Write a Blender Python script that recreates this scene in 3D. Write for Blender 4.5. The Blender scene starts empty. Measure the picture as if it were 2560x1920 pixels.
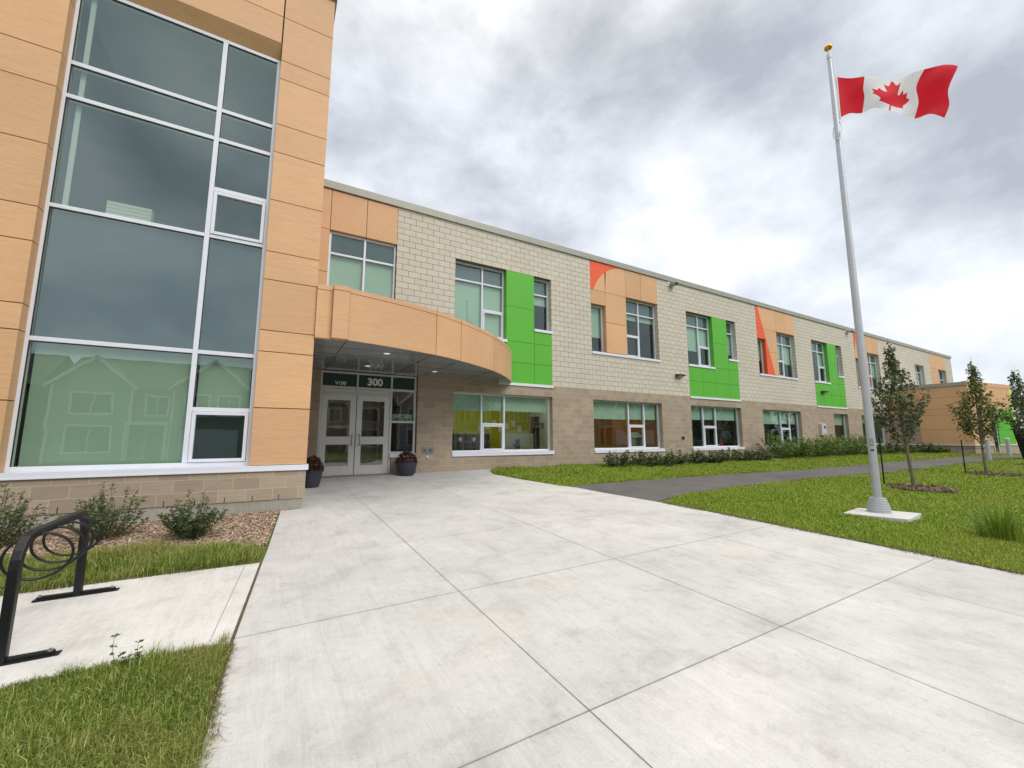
import bpy, math, random
import numpy as np
from mathutils import Vector, Matrix

# ---------------------------------------------------------------- camera, world, sun, exposure
S = bpy.context.scene
COL = S.collection
CAM = (-3.0605, -12.6846, 1.1006)
PITCH, YAW = 7.32, 60.088
cd = bpy.data.cameras.new('camera'); cam = bpy.data.objects.new('camera', cd); COL.objects.link(cam)
cd.sensor_width = 36; cd.lens = 36 * 1031.8 / 2560; cd.clip_start = 0.05; cd.clip_end = 3000
a, b = math.radians(YAW), math.radians(PITCH)
fw = Vector((math.cos(a) * math.cos(b), math.sin(a) * math.cos(b), math.sin(b)))
rt = Vector((math.sin(a), -math.cos(a), 0)); up = rt.cross(fw)
M = Matrix((rt, up, -fw)).transposed().to_4x4(); M.translation = CAM
cam.matrix_world = M
S.camera = cam

SUN_EL, SUN_AZ = 40.0, -72.0           # azimuth measured from +X towards +Y
W = bpy.data.worlds.new('World'); S.world = W; W.use_nodes = True
nt = W.node_tree; nt.nodes.clear()
def N(t, tree, **k):
    n = tree.nodes.new(t)
    for kk, v in k.items():
        if kk.startswith('i_'): n.inputs[kk[2:].replace('_', ' ')].default_value = v
        else: setattr(n, kk, v)
    return n
def MA(tree, op, x, y=None, clamp=False):
    n = tree.nodes.new('ShaderNodeMath'); n.operation = op; n.use_clamp = clamp
    for i, v in enumerate((x, y)):
        if v is None: continue
        if isinstance(v, (int, float)): n.inputs[i].default_value = v
        else: tree.links.new(v, n.inputs[i])
    return n.outputs[0]
out = N('ShaderNodeOutputWorld', nt); bg = N('ShaderNodeBackground', nt); bg.inputs['Strength'].default_value = 1.0
sky = N('ShaderNodeTexSky', nt); sky.sky_type = 'NISHITA'; sky.sun_disc = False
sky.sun_elevation = math.radians(SUN_EL); sky.sun_rotation = math.radians(90 - SUN_AZ)
tc = N('ShaderNodeTexCoord', nt)
vn = N('ShaderNodeVectorMath', nt, operation='NORMALIZE'); nt.links.new(tc.outputs['Generated'], vn.inputs[0]); D = vn.outputs[0]
sx = N('ShaderNodeSeparateXYZ', nt); nt.links.new(D, sx.inputs[0])
zc = MA(nt, 'ADD', MA(nt, 'MAXIMUM', sx.outputs[2], 0.0), 0.16)
cv = N('ShaderNodeCombineXYZ', nt)
nt.links.new(MA(nt, 'DIVIDE', sx.outputs[0], zc), cv.inputs[0]); nt.links.new(MA(nt, 'DIVIDE', sx.outputs[1], zc), cv.inputs[1])
def NZ(scale, detail, rough, dist, off):
    mp = N('ShaderNodeMapping', nt); mp.inputs['Location'].default_value = off; mp.inputs['Scale'].default_value = (1, 1, 1.5); nt.links.new(D, mp.inputs[0])
    n = N('ShaderNodeTexNoise', nt); n.inputs['Scale'].default_value = scale; n.inputs['Detail'].default_value = detail
    n.inputs['Roughness'].default_value = rough; n.inputs['Distortion'].default_value = dist; nt.links.new(mp.outputs[0], n.inputs['Vector'])
    return n.outputs['Fac']
n1 = NZ(1.9, 8, 0.54, 0.12, (5.3, 2.9, 1.4)); n2 = NZ(5.2, 8, 0.60, 0.15, (7.7, 2.2, 1.3))
acc = MA(nt, 'ADD', MA(nt, 'MULTIPLY', MA(nt, 'SUBTRACT', n1, 0.5), 1.45), MA(nt, 'MULTIPLY', MA(nt, 'SUBTRACT', n2, 0.5), 0.85))
for d, k, amp in [
    ((0.615, 0.559, 0.556), 40, -0.10), ((0.45, 0.68, 0.56), 60, -0.05), ((0.66, 0.33, 0.67), 40, -0.07), ((0.71, 0.36, 0.60), 30, -0.06),
    ((0.697, 0.571, 0.434), 70, 0.17), ((0.835, 0.416, 0.36), 70, 0.12), ((0.93, 0.17, 0.32), 30, -0.14), ((0.82, 0.25, 0.48), 40, -0.12), ((0.50, 0.50, 0.70), 30, -0.06), ((0.21, 0.70, 0.68), 18, -0.03), ((0.25, 0.62, 0.74), 90, 0.10), ((0.20, 0.80, 0.565), 90, 0.06),
    ((0.82, 0.13, 0.55), 20, 0.11), ((0.93, 0.25, 0.22), 90, 0.12), ((0.90, 0.22, 0.37), 60, -0.06), ((0.25, 0.76, 0.60), 60, -0.08),
    ((-.21, -.86, .46), 260, -.45), ((-.30, -.84, .45), 160, .35), ((-.12, -.86, .50), 260, .30), ((-.17, -.80, .57), 300, .40), ((-.25, -.80, .55), 260, -.35), ((-.08, -.87, .44), 260, -.40), ((-.28, -.88, .36), 160, .2)]:
    dn = N('ShaderNodeVectorMath', nt, operation='DOT_PRODUCT'); nt.links.new(D, dn.inputs[0]); dn.inputs[1].default_value = Vector(d).normalized()
    e = MA(nt, 'POWER', math.e, MA(nt, 'MULTIPLY', MA(nt, 'SUBTRACT', dn.outputs['Value'], 1.0), k))
    acc = MA(nt, 'ADD', acc, MA(nt, 'MULTIPLY', e, amp))
v = MA(nt, 'ADD', acc, 0.50)
cr = N('ShaderNodeValToRGB', nt); nt.links.new(v, cr.inputs[0]); el = cr.color_ramp.elements
el[0].position = 0.12; el[0].color = (0.38, 0.405, 0.455, 1)
el[1].position = 0.86; el[1].color = (0.95, 0.95, 0.97, 1)
for ps, c in ((0.32, (0.51, 0.54, 0.59, 1)), (0.5, (0.655, 0.685, 0.735, 1)), (0.62, (0.74, 0.765, 0.82, 1))):
    e_ = el.new(ps); e_.color = c
# overcast sky gets brighter towards the zenith
zb = N('ShaderNodeMapRange', nt); nt.links.new(sx.outputs[2], zb.inputs['Value'])
zb.interpolation_type = 'SMOOTHSTEP'
for k_, v_ in (('From Min', 0.70), ('From Max', 0.96), ('To Min', 1.0), ('To Max', 2.8)): zb.inputs[k_].default_value = v_
zt = N('ShaderNodeMapRange', nt); nt.links.new(sx.outputs[2], zt.inputs['Value'])
for k_, v_ in (('From Min', 0.66), ('From Max', 0.92)): zt.inputs[k_].default_value = v_
wm = N('ShaderNodeMix', nt, data_type='RGBA'); wm.blend_type = 'MULTIPLY'; nt.links.new(zt.outputs[0], wm.inputs[0]); nt.links.new(cr.outputs[0], wm.inputs[6]); wm.inputs[7].default_value = (1.10, 1.0, 0.85, 1)
cs = N('ShaderNodeVectorMath', nt, operation='SCALE'); nt.links.new(wm.outputs[2], cs.inputs[0]); nt.links.new(zb.outputs[0], cs.inputs['Scale'])
sk = N('ShaderNodeVectorMath', nt, operation='SCALE'); nt.links.new(sky.outputs[0], sk.inputs[0]); sk.inputs['Scale'].default_value = 0.1
mx = N('ShaderNodeMix', nt, data_type='RGBA'); mx.inputs[0].default_value = 0.93
nt.links.new(sk.outputs[0], mx.inputs[6]); nt.links.new(cs.outputs[0], mx.inputs[7])
nt.links.new(mx.outputs[2], bg.inputs['Color']); nt.links.new(bg.outputs[0], out.inputs[0])

sl = bpy.data.lights.new('sun', 'SUN'); sl.energy = 1.2; sl.angle = math.radians(25); sl.color = (1.0, 0.96, 0.9)
sun = bpy.data.objects.new('sun', sl); COL.objects.link(sun)
se, sa = math.radians(SUN_EL), math.radians(SUN_AZ)
sun.rotation_euler = Vector((math.cos(se) * math.cos(sa), math.cos(se) * math.sin(sa), math.sin(se))).to_track_quat('Z', 'Y').to_euler()
S.view_settings.view_transform = 'Standard'; S.view_settings.look = 'None'
S.view_settings.exposure = 0.45; S.view_settings.gamma = 1.0

# ---------------------------------------------------------------- helpers
rnd = random.Random(7); R = np.random.RandomState(11)
ORG = {}
def lin(r, g, b):
    f = lambda c: (c / 255 / 12.92) if c / 255 <= 0.04045 else ((c / 255 + 0.055) / 1.055) ** 2.4
    return (f(r), f(g), f(b), 1)
def tag(o, label=None, cat=None, group=None, kind=None):
    for k, v in (('label', label), ('category', cat), ('group', group), ('kind', kind)):
        if v: o[k] = v
    return o
def thing(name, loc, label, cat, group=None, rz=0.0):
    o = bpy.data.objects.new(name, None); COL.objects.link(o); o.location = loc; o.rotation_euler = (0, 0, rz)
    o.empty_display_size = 0.2; ORG[o.name] = (Vector(loc), rz)
    return tag(o, label, cat, group)
class MB:
    def __init__(s): s.v = []; s.f = []; s.m = []; s.tint = []
    def quad(s, *pts, mi=0):
        n = len(s.v); s.v += [tuple(p) for p in pts]; s.f.append(tuple(range(n, n + len(pts)))); s.m.append(mi); return s
    def box(s, x0, x1, y0, y1, z0, z1, mi=0):
        n = len(s.v)
        s.v += [(x0, y0, z0), (x1, y0, z0), (x1, y1, z0), (x0, y1, z0), (x0, y0, z1), (x1, y0, z1), (x1, y1, z1), (x0, y1, z1)]
        for q in ((0, 3, 2, 1), (4, 5, 6, 7), (0, 1, 5, 4), (1, 2, 6, 5), (2, 3, 7, 6), (3, 0, 4, 7)):
            s.f.append(tuple(n + i for i in q)); s.m.append(mi)
        return s
    def prism(s, poly, d, mi=0, mside=None):
        """poly: list of 3D points (planar), d: extrusion vector"""
        n = len(s.v); k = len(poly); d = Vector(d)
        s.v += [tuple(p) for p in poly] + [tuple(Vector(p) + d) for p in poly]
        s.f.append(tuple(range(n, n + k))); s.m.append(mi); s.f.append(tuple(range(n + 2 * k - 1, n + k - 1, -1))); s.m.append(mi)
        for i in range(k):
            j = (i + 1) % k; s.f.append((n + j, n + i, n + k + i, n + k + j)); s.m.append(mi if mside is None else mside)
        return s
    def tube(s, path, rad, n=12, mi=0, cap=True, closed=False, sq=None):
        """sweep a circle (or sq=(w,h) rectangle) along path; rad number or list"""
        P = [Vector(p) for p in path]; k = len(P); base = len(s.v); prev = None
        for i, p in enumerate(P):
            if closed: t = P[(i + 1) % k] - P[i - 1]
            else: t = (P[min(i + 1, k - 1)] - P[max(i - 1, 0)])
            t.normalize()
            if prev is None:
                ref = Vector((0, 0, 1)) if abs(t.z) < 0.9 else Vector((1, 0, 0))
                u = t.cross(ref).normalized()
            else: u = (prev - t * prev.dot(t)).normalized()
            prev = u; w = t.cross(u)
            r = rad[i] if isinstance(rad, (list, tuple)) else rad
            if sq:
                ring = [u * (sx_ * sq[0] / 2) + w * (sy_ * sq[1] / 2) for sx_, sy_ in ((1, 1), (-1, 1), (-1, -1), (1, -1))]
            else:
                ring = [(u * math.cos(2 * math.pi * j / n) + w * math.sin(2 * math.pi * j / n)) * r for j in range(n)]
            s.v += [tuple(p + q) for q in ring]
        m = 4 if sq else n
        for i in range(k if closed else k - 1):
            i2 = (i + 1) % k
            for j in range(m):
                j2 = (j + 1) % m
                s.f.append((base + i * m + j, base + i * m + j2, base + i2 * m + j2, base + i2 * m + j)); s.m.append(mi)
        if cap and not closed:
            s.f.append(tuple(base + j for j in reversed(range(m)))); s.m.append(mi)
            s.f.append(tuple(base + (k - 1) * m + j for j in range(m))); s.m.append(mi)
        return s
    def lathe(s, prof, c=(0, 0, 0), n=32, mi=0, ribs=0, ra=0.0):
        base = len(s.v); k = len(prof)
        for r, z in prof:
            for j in range(n):
                an = 2 * math.pi * j / n; rr = r * (1 + (ra * math.cos(ribs * an) if ribs else 0))
                s.v.append((c[0] + rr * math.cos(an), c[1] + rr * math.sin(an), c[2] + z))
        for i in range(k - 1):
            for j in range(n):
                j2 = (j + 1) % n
                s.f.append((base + i * n + j, base + i * n + j2, base + (i + 1) * n + j2, base + (i + 1) * n + j)); s.m.append(mi)
        s.f.append(tuple(base + j for j in reversed(range(n)))); s.m.append(mi)
        s.f.append(tuple(base + (k - 1) * n + j for j in range(n))); s.m.append(mi)
        return s
    def build(s, name, mats, parent=None, smooth=False, bevel=0.0, world=False):
        me = bpy.data.meshes.new(name)
        V = s.v
        if parent is not None:
            o_, rz = ORG[parent.name]
            if not world: pass
            c_, s_ = math.cos(-rz), math.sin(-rz)
            V = [((x - o_.x) * c_ - (y - o_.y) * s_, (x - o_.x) * s_ + (y - o_.y) * c_, z - o_.z) for x, y, z in V]
        me.from_pydata(V, [], s.f)
        mats = mats if isinstance(mats, (list, tuple)) else [mats]
        for m in mats: me.materials.append(m)
        if len(mats) > 1: me.polygons.foreach_set('material_index', s.m)
        if s.tint:
            at = me.attributes.new('tint', 'FLOAT', 'POINT'); at.data.foreach_set('value', s.tint)
        if smooth:
            me.polygons.foreach_set('use_smooth', [True] * len(me.polygons))
            me.set_sharp_from_angle(angle=math.radians(35))
        me.update()
        o = bpy.data.objects.new(name, me); COL.objects.link(o)
        if parent is not None:
            o.parent = parent; ORG[o.name] = ORG[parent.name]
        else: ORG[o.name] = (Vector((0, 0, 0)), 0)
        if bevel:
            bv = o.modifiers.new('bevel', 'BEVEL'); bv.width = bevel; bv.segments = 2; bv.limit_method = 'ANGLE'
        return o
def npmesh(name, V, F, mat, parent=None, tint=None, smooth=False):
    """V (n,3) array, F (m,k) array of faces of equal size"""
    V = np.asarray(V, dtype=np.float32); F = np.asarray(F, dtype=np.int32)
    if parent is not None:
        o_, rz = ORG[parent.name]; V = V - np.array(o_, dtype=np.float32)
        if rz:
            c_, s_ = math.cos(-rz), math.sin(-rz); V = np.stack([V[:, 0] * c_ - V[:, 1] * s_, V[:, 0] * s_ + V[:, 1] * c_, V[:, 2]], 1)
    me = bpy.data.meshes.new(name); me.vertices.add(len(V)); me.vertices.foreach_set('co', V.ravel())
    k = F.shape[1]; me.loops.add(F.size); me.loops.foreach_set('vertex_index', F.ravel())
    me.polygons.add(len(F)); me.polygons.foreach_set('loop_start', np.arange(0, F.size, k, dtype=np.int32))
    me.polygons.foreach_set('loop_total', np.full(len(F), k, dtype=np.int32))
    me.update(calc_edges=True)
    if tint is not None:
        at = me.attributes.new('tint', 'FLOAT', 'POINT'); at.data.foreach_set('value', np.asarray(tint, dtype=np.float32))
    if smooth: me.polygons.foreach_set('use_smooth', [True] * len(F))
    me.materials.append(mat)
    o = bpy.data.objects.new(name, me); COL.objects.link(o)
    if parent is not None: o.parent = parent; ORG[o.name] = ORG[parent.name]
    else: ORG[o.name] = (Vector((0, 0, 0)), 0)
    return o
def copy_tree(o, loc, label=None, rz=None, parent=None):
    c = o.copy(); COL.objects.link(c)
    if parent is None: c.location = loc
    else: c.parent = parent
    if rz is not None: c.rotation_euler = (0, 0, rz)
    if label: c['label'] = label
    for ch in o.children: copy_tree(ch, None, parent=c)
    return c

def GZ(x, y):
    """height of the ground: the forecourt falls away from the building"""
    t = min(max((x - 8) / 24, 0), 1); s = .033 * (1 - t) + .006 * t
    yy = max(min(y, 0), -16)
    return -.04 + .01 * min(max(x, -8), 5) + s * yy + .03 * math.exp(min(y, 0) / .8) * (1 if -2.5 < x < 4 else 0)
def GZa(x, y):
    t = np.clip((x - 8) / 24, 0, 1); s = .033 * (1 - t) + .006 * t
    return -.04 + .01 * np.clip(x, -8, 5) + s * np.clip(y, -16, 0)

# ---------------------------------------------------------------- materials
def base_mat(name):
    m = bpy.data.materials.new(name); m.use_nodes = True
    return m, m.node_tree, m.node_tree.nodes['Principled BSDF']
def ramp(t, fac, stops):
    r = N('ShaderNodeValToRGB', t); t.links.new(fac, r.inputs[0]); e = r.color_ramp.elements
    e[0].position, e[0].color = stops[0][0], stops[0][1]; e[1].position, e[1].color = stops[-1][0], stops[-1][1]
    for ps, c in stops[1:-1]:
        x = e.new(ps); x.color = c
    return r.outputs[0]
def coord(t, scale=(1, 1, 1), what='Object'):
    c = N('ShaderNodeTexCoord', t); mp = N('ShaderNodeMapping', t); mp.inputs['Scale'].default_value = scale
    t.links.new(c.outputs[what], mp.inputs[0]); return mp.outputs[0]
def noise(t, vec, scale, detail=4, rough=.55, dist=0.0):
    n = N('ShaderNodeTexNoise', t); n.inputs['Scale'].default_value = scale; n.inputs['Detail'].default_value = detail
    n.inputs['Roughness'].default_value = rough; n.inputs['Distortion'].default_value = dist; t.links.new(vec, n.inputs['Vector']); return n.outputs['Fac']
def mixc(t, fac, c1, c2, mode='MIX'):
    m = N('ShaderNodeMix', t, data_type='RGBA'); m.blend_type = mode
    for i, v in ((0, fac), (6, c1), (7, c2)):
        if isinstance(v, (int, float)): m.inputs[i].default_value = v
        elif isinstance(v, tuple): m.inputs[i].default_value = v
        else: t.links.new(v, m.inputs[i])
    return m.outputs[2]
def bump(t, b, h, strength=.3, dist=.01):
    n = N('ShaderNodeBump', t); n.inputs['Strength'].default_value = strength; n.inputs['Distance'].default_value = dist
    t.links.new(h, n.inputs['Height']); t.links.new(n.outputs[0], b.inputs['Normal'])
def sc(c, k): return (c[0] * k, c[1] * k, c[2] * k, 1)
def mat(name, col, rough=.6, metal=0.0, var=.08, vs=3.0, bs=0.0, bscale=60, spec=.5, stretch=(1, 1, 1)):
    m, t, b = base_mat(name); v = coord(t, stretch)
    n = noise(t, v, vs, 5)
    t.links.new(ramp(t, n, [(.3, sc(col, 1 - var)), (.7, sc(col, 1 + var))]), b.inputs['Base Color'])
    b.inputs['Roughness'].default_value = rough; b.inputs['Metallic'].default_value = metal; b.inputs['Specular IOR Level'].default_value = spec
    if bs: bump(t, b, noise(t, v, bscale, 3), bs, .004)
    return m
def emis(name, col, s):
    m, t, b = base_mat(name); b.inputs['Base Color'].default_value = (.8, .8, .8, 1)
    b.inputs['Emission Color'].default_value = col; b.inputs['Emission Strength'].default_value = s; return m

def masonry(name, cols, mortar, msize, streak=.1, bmp=.5):
    m, t, b = base_mat(name)
    c = N('ShaderNodeTexCoord', t); s = N('ShaderNodeSeparateXYZ', t); t.links.new(c.outputs['Object'], s.inputs[0])
    g = N('ShaderNodeNewGeometry', t); gs = N('ShaderNodeSeparateXYZ', t); t.links.new(g.outputs['Normal'], gs.inputs[0])
    isx = MA(t, 'GREATER_THAN', MA(t, 'ABSOLUTE', gs.outputs[0]), .7)
    u = MA(t, 'ADD', MA(t, 'MULTIPLY', s.outputs[0], MA(t, 'SUBTRACT', 1, isx)), MA(t, 'MULTIPLY', s.outputs[1], isx))
    cv_ = N('ShaderNodeCombineXYZ', t); t.links.new(MA(t, 'ADD', u, 200.0), cv_.inputs[0]); t.links.new(MA(t, 'ADD', s.outputs[2], 20.0), cv_.inputs[1])
    br = N('ShaderNodeTexBrick', t); br.offset = .5; br.inputs['Scale'].default_value = 1; br.inputs['Brick Width'].default_value = .4
    br.inputs['Row Height'].default_value = .2; br.inputs['Mortar Size'].default_value = msize; br.inputs['Mortar Smooth'].default_value = .25
    br.inputs['Bias'].default_value = 0; br.inputs['Color1'].default_value = (0, 0, 0, 1); br.inputs['Color2'].default_value = (1, 1, 1, 1)
    br.inputs['Mortar'].default_value = (.5, .5, .5, 1); t.links.new(cv_.outputs[0], br.inputs['Vector'])
    blk = ramp(t, br.outputs['Color'], cols)
    fine = noise(t, c.outputs['Object'], 90, 4, .7)
    mp = N('ShaderNodeMapping', t); mp.inputs['Scale'].default_value = (1.2, 1.2, 14); t.links.new(c.outputs['Object'], mp.inputs[0])
    st = noise(t, mp.outputs[0], 3.0, 6, .65)
    big = noise(t, c.outputs['Object'], .35, 3)
    blk = mixc(t, 1.0, blk, ramp(t, fine, [(.25, (.9, .9, .9, 1)), (.75, (1.07, 1.07, 1.07, 1))]), 'MULTIPLY')
    blk = mixc(t, 1.0, blk, ramp(t, st, [(.3, (1 - streak,) * 3 + (1,)), (.7, (1 + streak,) * 3 + (1,))]), 'MULTIPLY')
    blk = mixc(t, 1.0, blk, ramp(t, big, [(.3, (.95, .95, .95, 1)), (.7, (1.04, 1.04, 1.04, 1))]), 'MULTIPLY')
    t.links.new(mixc(t, br.outputs['Fac'], blk, mortar), b.inputs['Base Color'])
    b.inputs['Roughness'].default_value = .88; b.inputs['Specular IOR Level'].default_value = .25
    h = MA(t, 'ADD', MA(t, 'MULTIPLY', MA(t, 'SUBTRACT', 1, br.outputs['Fac']), 1.0), MA(t, 'MULTIPLY', fine, .25))
    bump(t, b, h, bmp, .006)
    return m
M_CREAM = masonry('cream_block', [(0, lin(195, 188, 173)), (.5, lin(198, 191, 177)), (1, lin(201, 195, 181))], lin(120, 111, 96), .008, .015, .6)
M_BROWN = masonry('taupe_block', [(0, lin(154, 139, 123)), (.4, lin(159, 144, 127)), (.7, lin(163, 148, 130)), (1, lin(170, 154, 134))], lin(184, 171, 150), .005, .10, .25)

def wood(name, col):
    m, t, b = base_mat(name)
    c = N('ShaderNodeTexCoord', t); s = N('ShaderNodeSeparateXYZ', t); t.links.new(c.outputs['Object'], s.inputs[0])
    mp = N('ShaderNodeMapping', t); mp.inputs['Scale'].default_value = (1.6, 1.6, 55); t.links.new(c.outputs['Object'], mp.inputs[0])
    n = noise(t, mp.outputs[0], 1.6, 7, .72, .15)
    mp2 = N('ShaderNodeMapping', t); mp2.inputs['Scale'].default_value = (7, 7, 170); t.links.new(c.outputs['Object'], mp2.inputs[0])
    n2 = noise(t, mp2.outputs[0], 1.5, 4, .7)
    k = ramp(t, n, [(.25, (col[0] * .84, col[1] * .76, col[2] * .68, 1)), (.44, (col[0] * .97, col[1] * .96, col[2] * .94, 1)), (.55, sc(col, 1.03)), (.78, sc(col, 1.14))])
    k = mixc(t, 1.0, k, ramp(t, n2, [(.3, (.87, .86, .84, 1)), (.7, (1.08, 1.08, 1.08, 1))]), 'MULTIPLY')
    k = mixc(t, 1.0, k, ramp(t, noise(t, c.outputs['Object'], .6, 2), [(.35, (.96, .96, .96, 1)), (.65, (1.04, 1.04, 1.04, 1))]), 'MULTIPLY')
    oi = N('ShaderNodeObjectInfo', t); k = mixc(t, 1.0, k, ramp(t, oi.outputs['Random'], [(0, (.93, .925, .93, 1)), (1, (1.06, 1.05, 1.035, 1))]), 'MULTIPLY')
    t.links.new(k, b.inputs['Base Color']); b.inputs['Roughness'].default_value = .55; b.inputs['Specular IOR Level'].default_value = .35
    bump(t, b, n, .06, .002); return m
M_WOOD = wood('tan_woodgrain_panel', lin(208, 166, 126))
M_GREEN = mat('green_panel', lin(88, 172, 52), .55, var=.03, vs=1.2, bs=.03, spec=.35)
M_ORANGE = mat('coral_panel', lin(226, 92, 52), .55, var=.03, vs=1.2, spec=.35)
M_LIME = mat('lime_panel', lin(200, 214, 110), .55, var=.03)
M_GAP = mat('panel_gap', lin(44, 36, 30), .9, var=.05)
M_WHITE = mat('white_metal', lin(214, 217, 226), .38, .0, .02, 4, spec=.5)
M_ALU = mat('anodised_frame', lin(198, 197, 195), .45, .15, .03, 3, spec=.5)
M_COPING = mat('grey_coping', lin(152, 151, 142), .5, .1, .04, 2)
M_SOFFIT = mat('dark_soffit', lin(132, 132, 136), .12, .0, .04, 2, spec=1.0)
M_STEEL = mat('brushed_steel', lin(150, 150, 148), .35, .9, .06, 20)
M_SATIN = mat('satin_aluminium', lin(182, 185, 192), .45, .35, .04, 5, bs=.05, bscale=300)
M_BLACK = mat('black_powder_coat', lin(16, 17, 20), .42, .0, .1, 8, bs=.04, bscale=400, spec=.4)
M_RUBBER = mat('dark_rubber', lin(30, 30, 32), .7)
M_GOLD = mat('gold_ball', lin(205, 150, 50), .28, .9, .08, 9)
M_BLINDF = mat('blind_fabric', lin(200, 206, 196), .9, 0, .03, 1.5, bs=.1, bscale=300)
M_SPAND = mat('slate_spandrel', lin(26, 46, 58), .5, 0, .02, 1)
M_TRANS = mat('grey_backpan', lin(96, 106, 118), .7, 0, .05, 1)
M_SIGNB = mat('teal_sign_film', lin(22, 52, 58), .35, 0, .03, 1)
M_LETTER = mat('white_letter', lin(225, 222, 214), .6, 0, .02)
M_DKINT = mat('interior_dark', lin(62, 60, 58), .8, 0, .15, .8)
M_INTW = mat('interior_white', lin(190, 186, 172), .8, 0, .05, .8)
M_INTF = mat('interior_floor', lin(120, 112, 98), .4, 0, .1, 1)
M_INTY = mat('interior_yellow', lin(190, 182, 16), .8, 0, .04, .8)
M_INTO = mat('interior_orange', lin(176, 108, 40), .8, 0, .12, .5)
M_CUB = mat('cubby_wood', lin(70, 34, 22), .6, 0, .2, 6)
M_CUBE = mat('cubby_edge', lin(150, 112, 66), .6, 0, .1, 6)
M_PAPER = mat('paper', lin(225, 225, 215), .8, 0, .03)
M_BLUE = mat('blue_plastic', lin(30, 70, 120), .4)
M_RED = mat('red_plastic', lin(150, 30, 26), .5)
M_LAMP = emis('lamp_glow', (1, .93, .8, 1), 8.0)
M_DOWN = emis('downlight_glow', (1, .97, .9, 1), .5)
M_FOUND = None

def glass(name, tint, ior, wav=.0, refl=(1, 1, 1, 1)):
    m, t, b = base_mat(name); t.nodes.remove(b)
    o = [n for n in t.nodes if n.type == 'OUTPUT_MATERIAL'][0]
    tr = N('ShaderNodeBsdfTransparent', t); tr.inputs[0].default_value = tint
    gl = N('ShaderNodeBsdfGlossy', t); gl.inputs['Roughness'].default_value = .004; gl.inputs[0].default_value = refl
    ge = N('ShaderNodeNewGeometry', t); dt = N('ShaderNodeVectorMath', t, operation='DOT_PRODUCT'); t.links.new(ge.outputs['Incoming'], dt.inputs[0]); t.links.new(ge.outputs['Normal'], dt.inputs[1])
    f0 = ((ior - 1) / (ior + 1)) ** 2
    fac = MA(t, 'ADD', MA(t, 'MULTIPLY', MA(t, 'POWER', MA(t, 'SUBTRACT', 1.0, MA(t, 'ABSOLUTE', dt.outputs['Value'])), 5.0), 1 - f0), f0, True)
    ms = N('ShaderNodeMixShader', t)
    if wav:
        bp = N('ShaderNodeBump', t); bp.inputs['Strength'].default_value = wav; bp.inputs['Distance'].default_value = .01
        v = coord(t); t.links.new(noise(t, v, 1.3, 2, .4, .6), bp.inputs['Height'])
        t.links.new(bp.outputs[0], gl.inputs['Normal'])
    t.links.new(fac, ms.inputs[0]); t.links.new(tr.outputs[0], ms.inputs[1]); t.links.new(gl.outputs[0], ms.inputs[2])
    t.links.new(ms.outputs[0], o.inputs[0]); return m
M_GLASS = glass('tinted_glass', (.72, .83, .765, 1), 2.4, .10, (.74, .92, .92, 1))
M_GLASSW = glass('window_glass', (.66, .81, .73, 1), 2.05, .10, (.86, .99, .95, 1))
M_GLASSD = glass('door_glass', (.62, .66, .56, 1), 2.1, .12)

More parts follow.
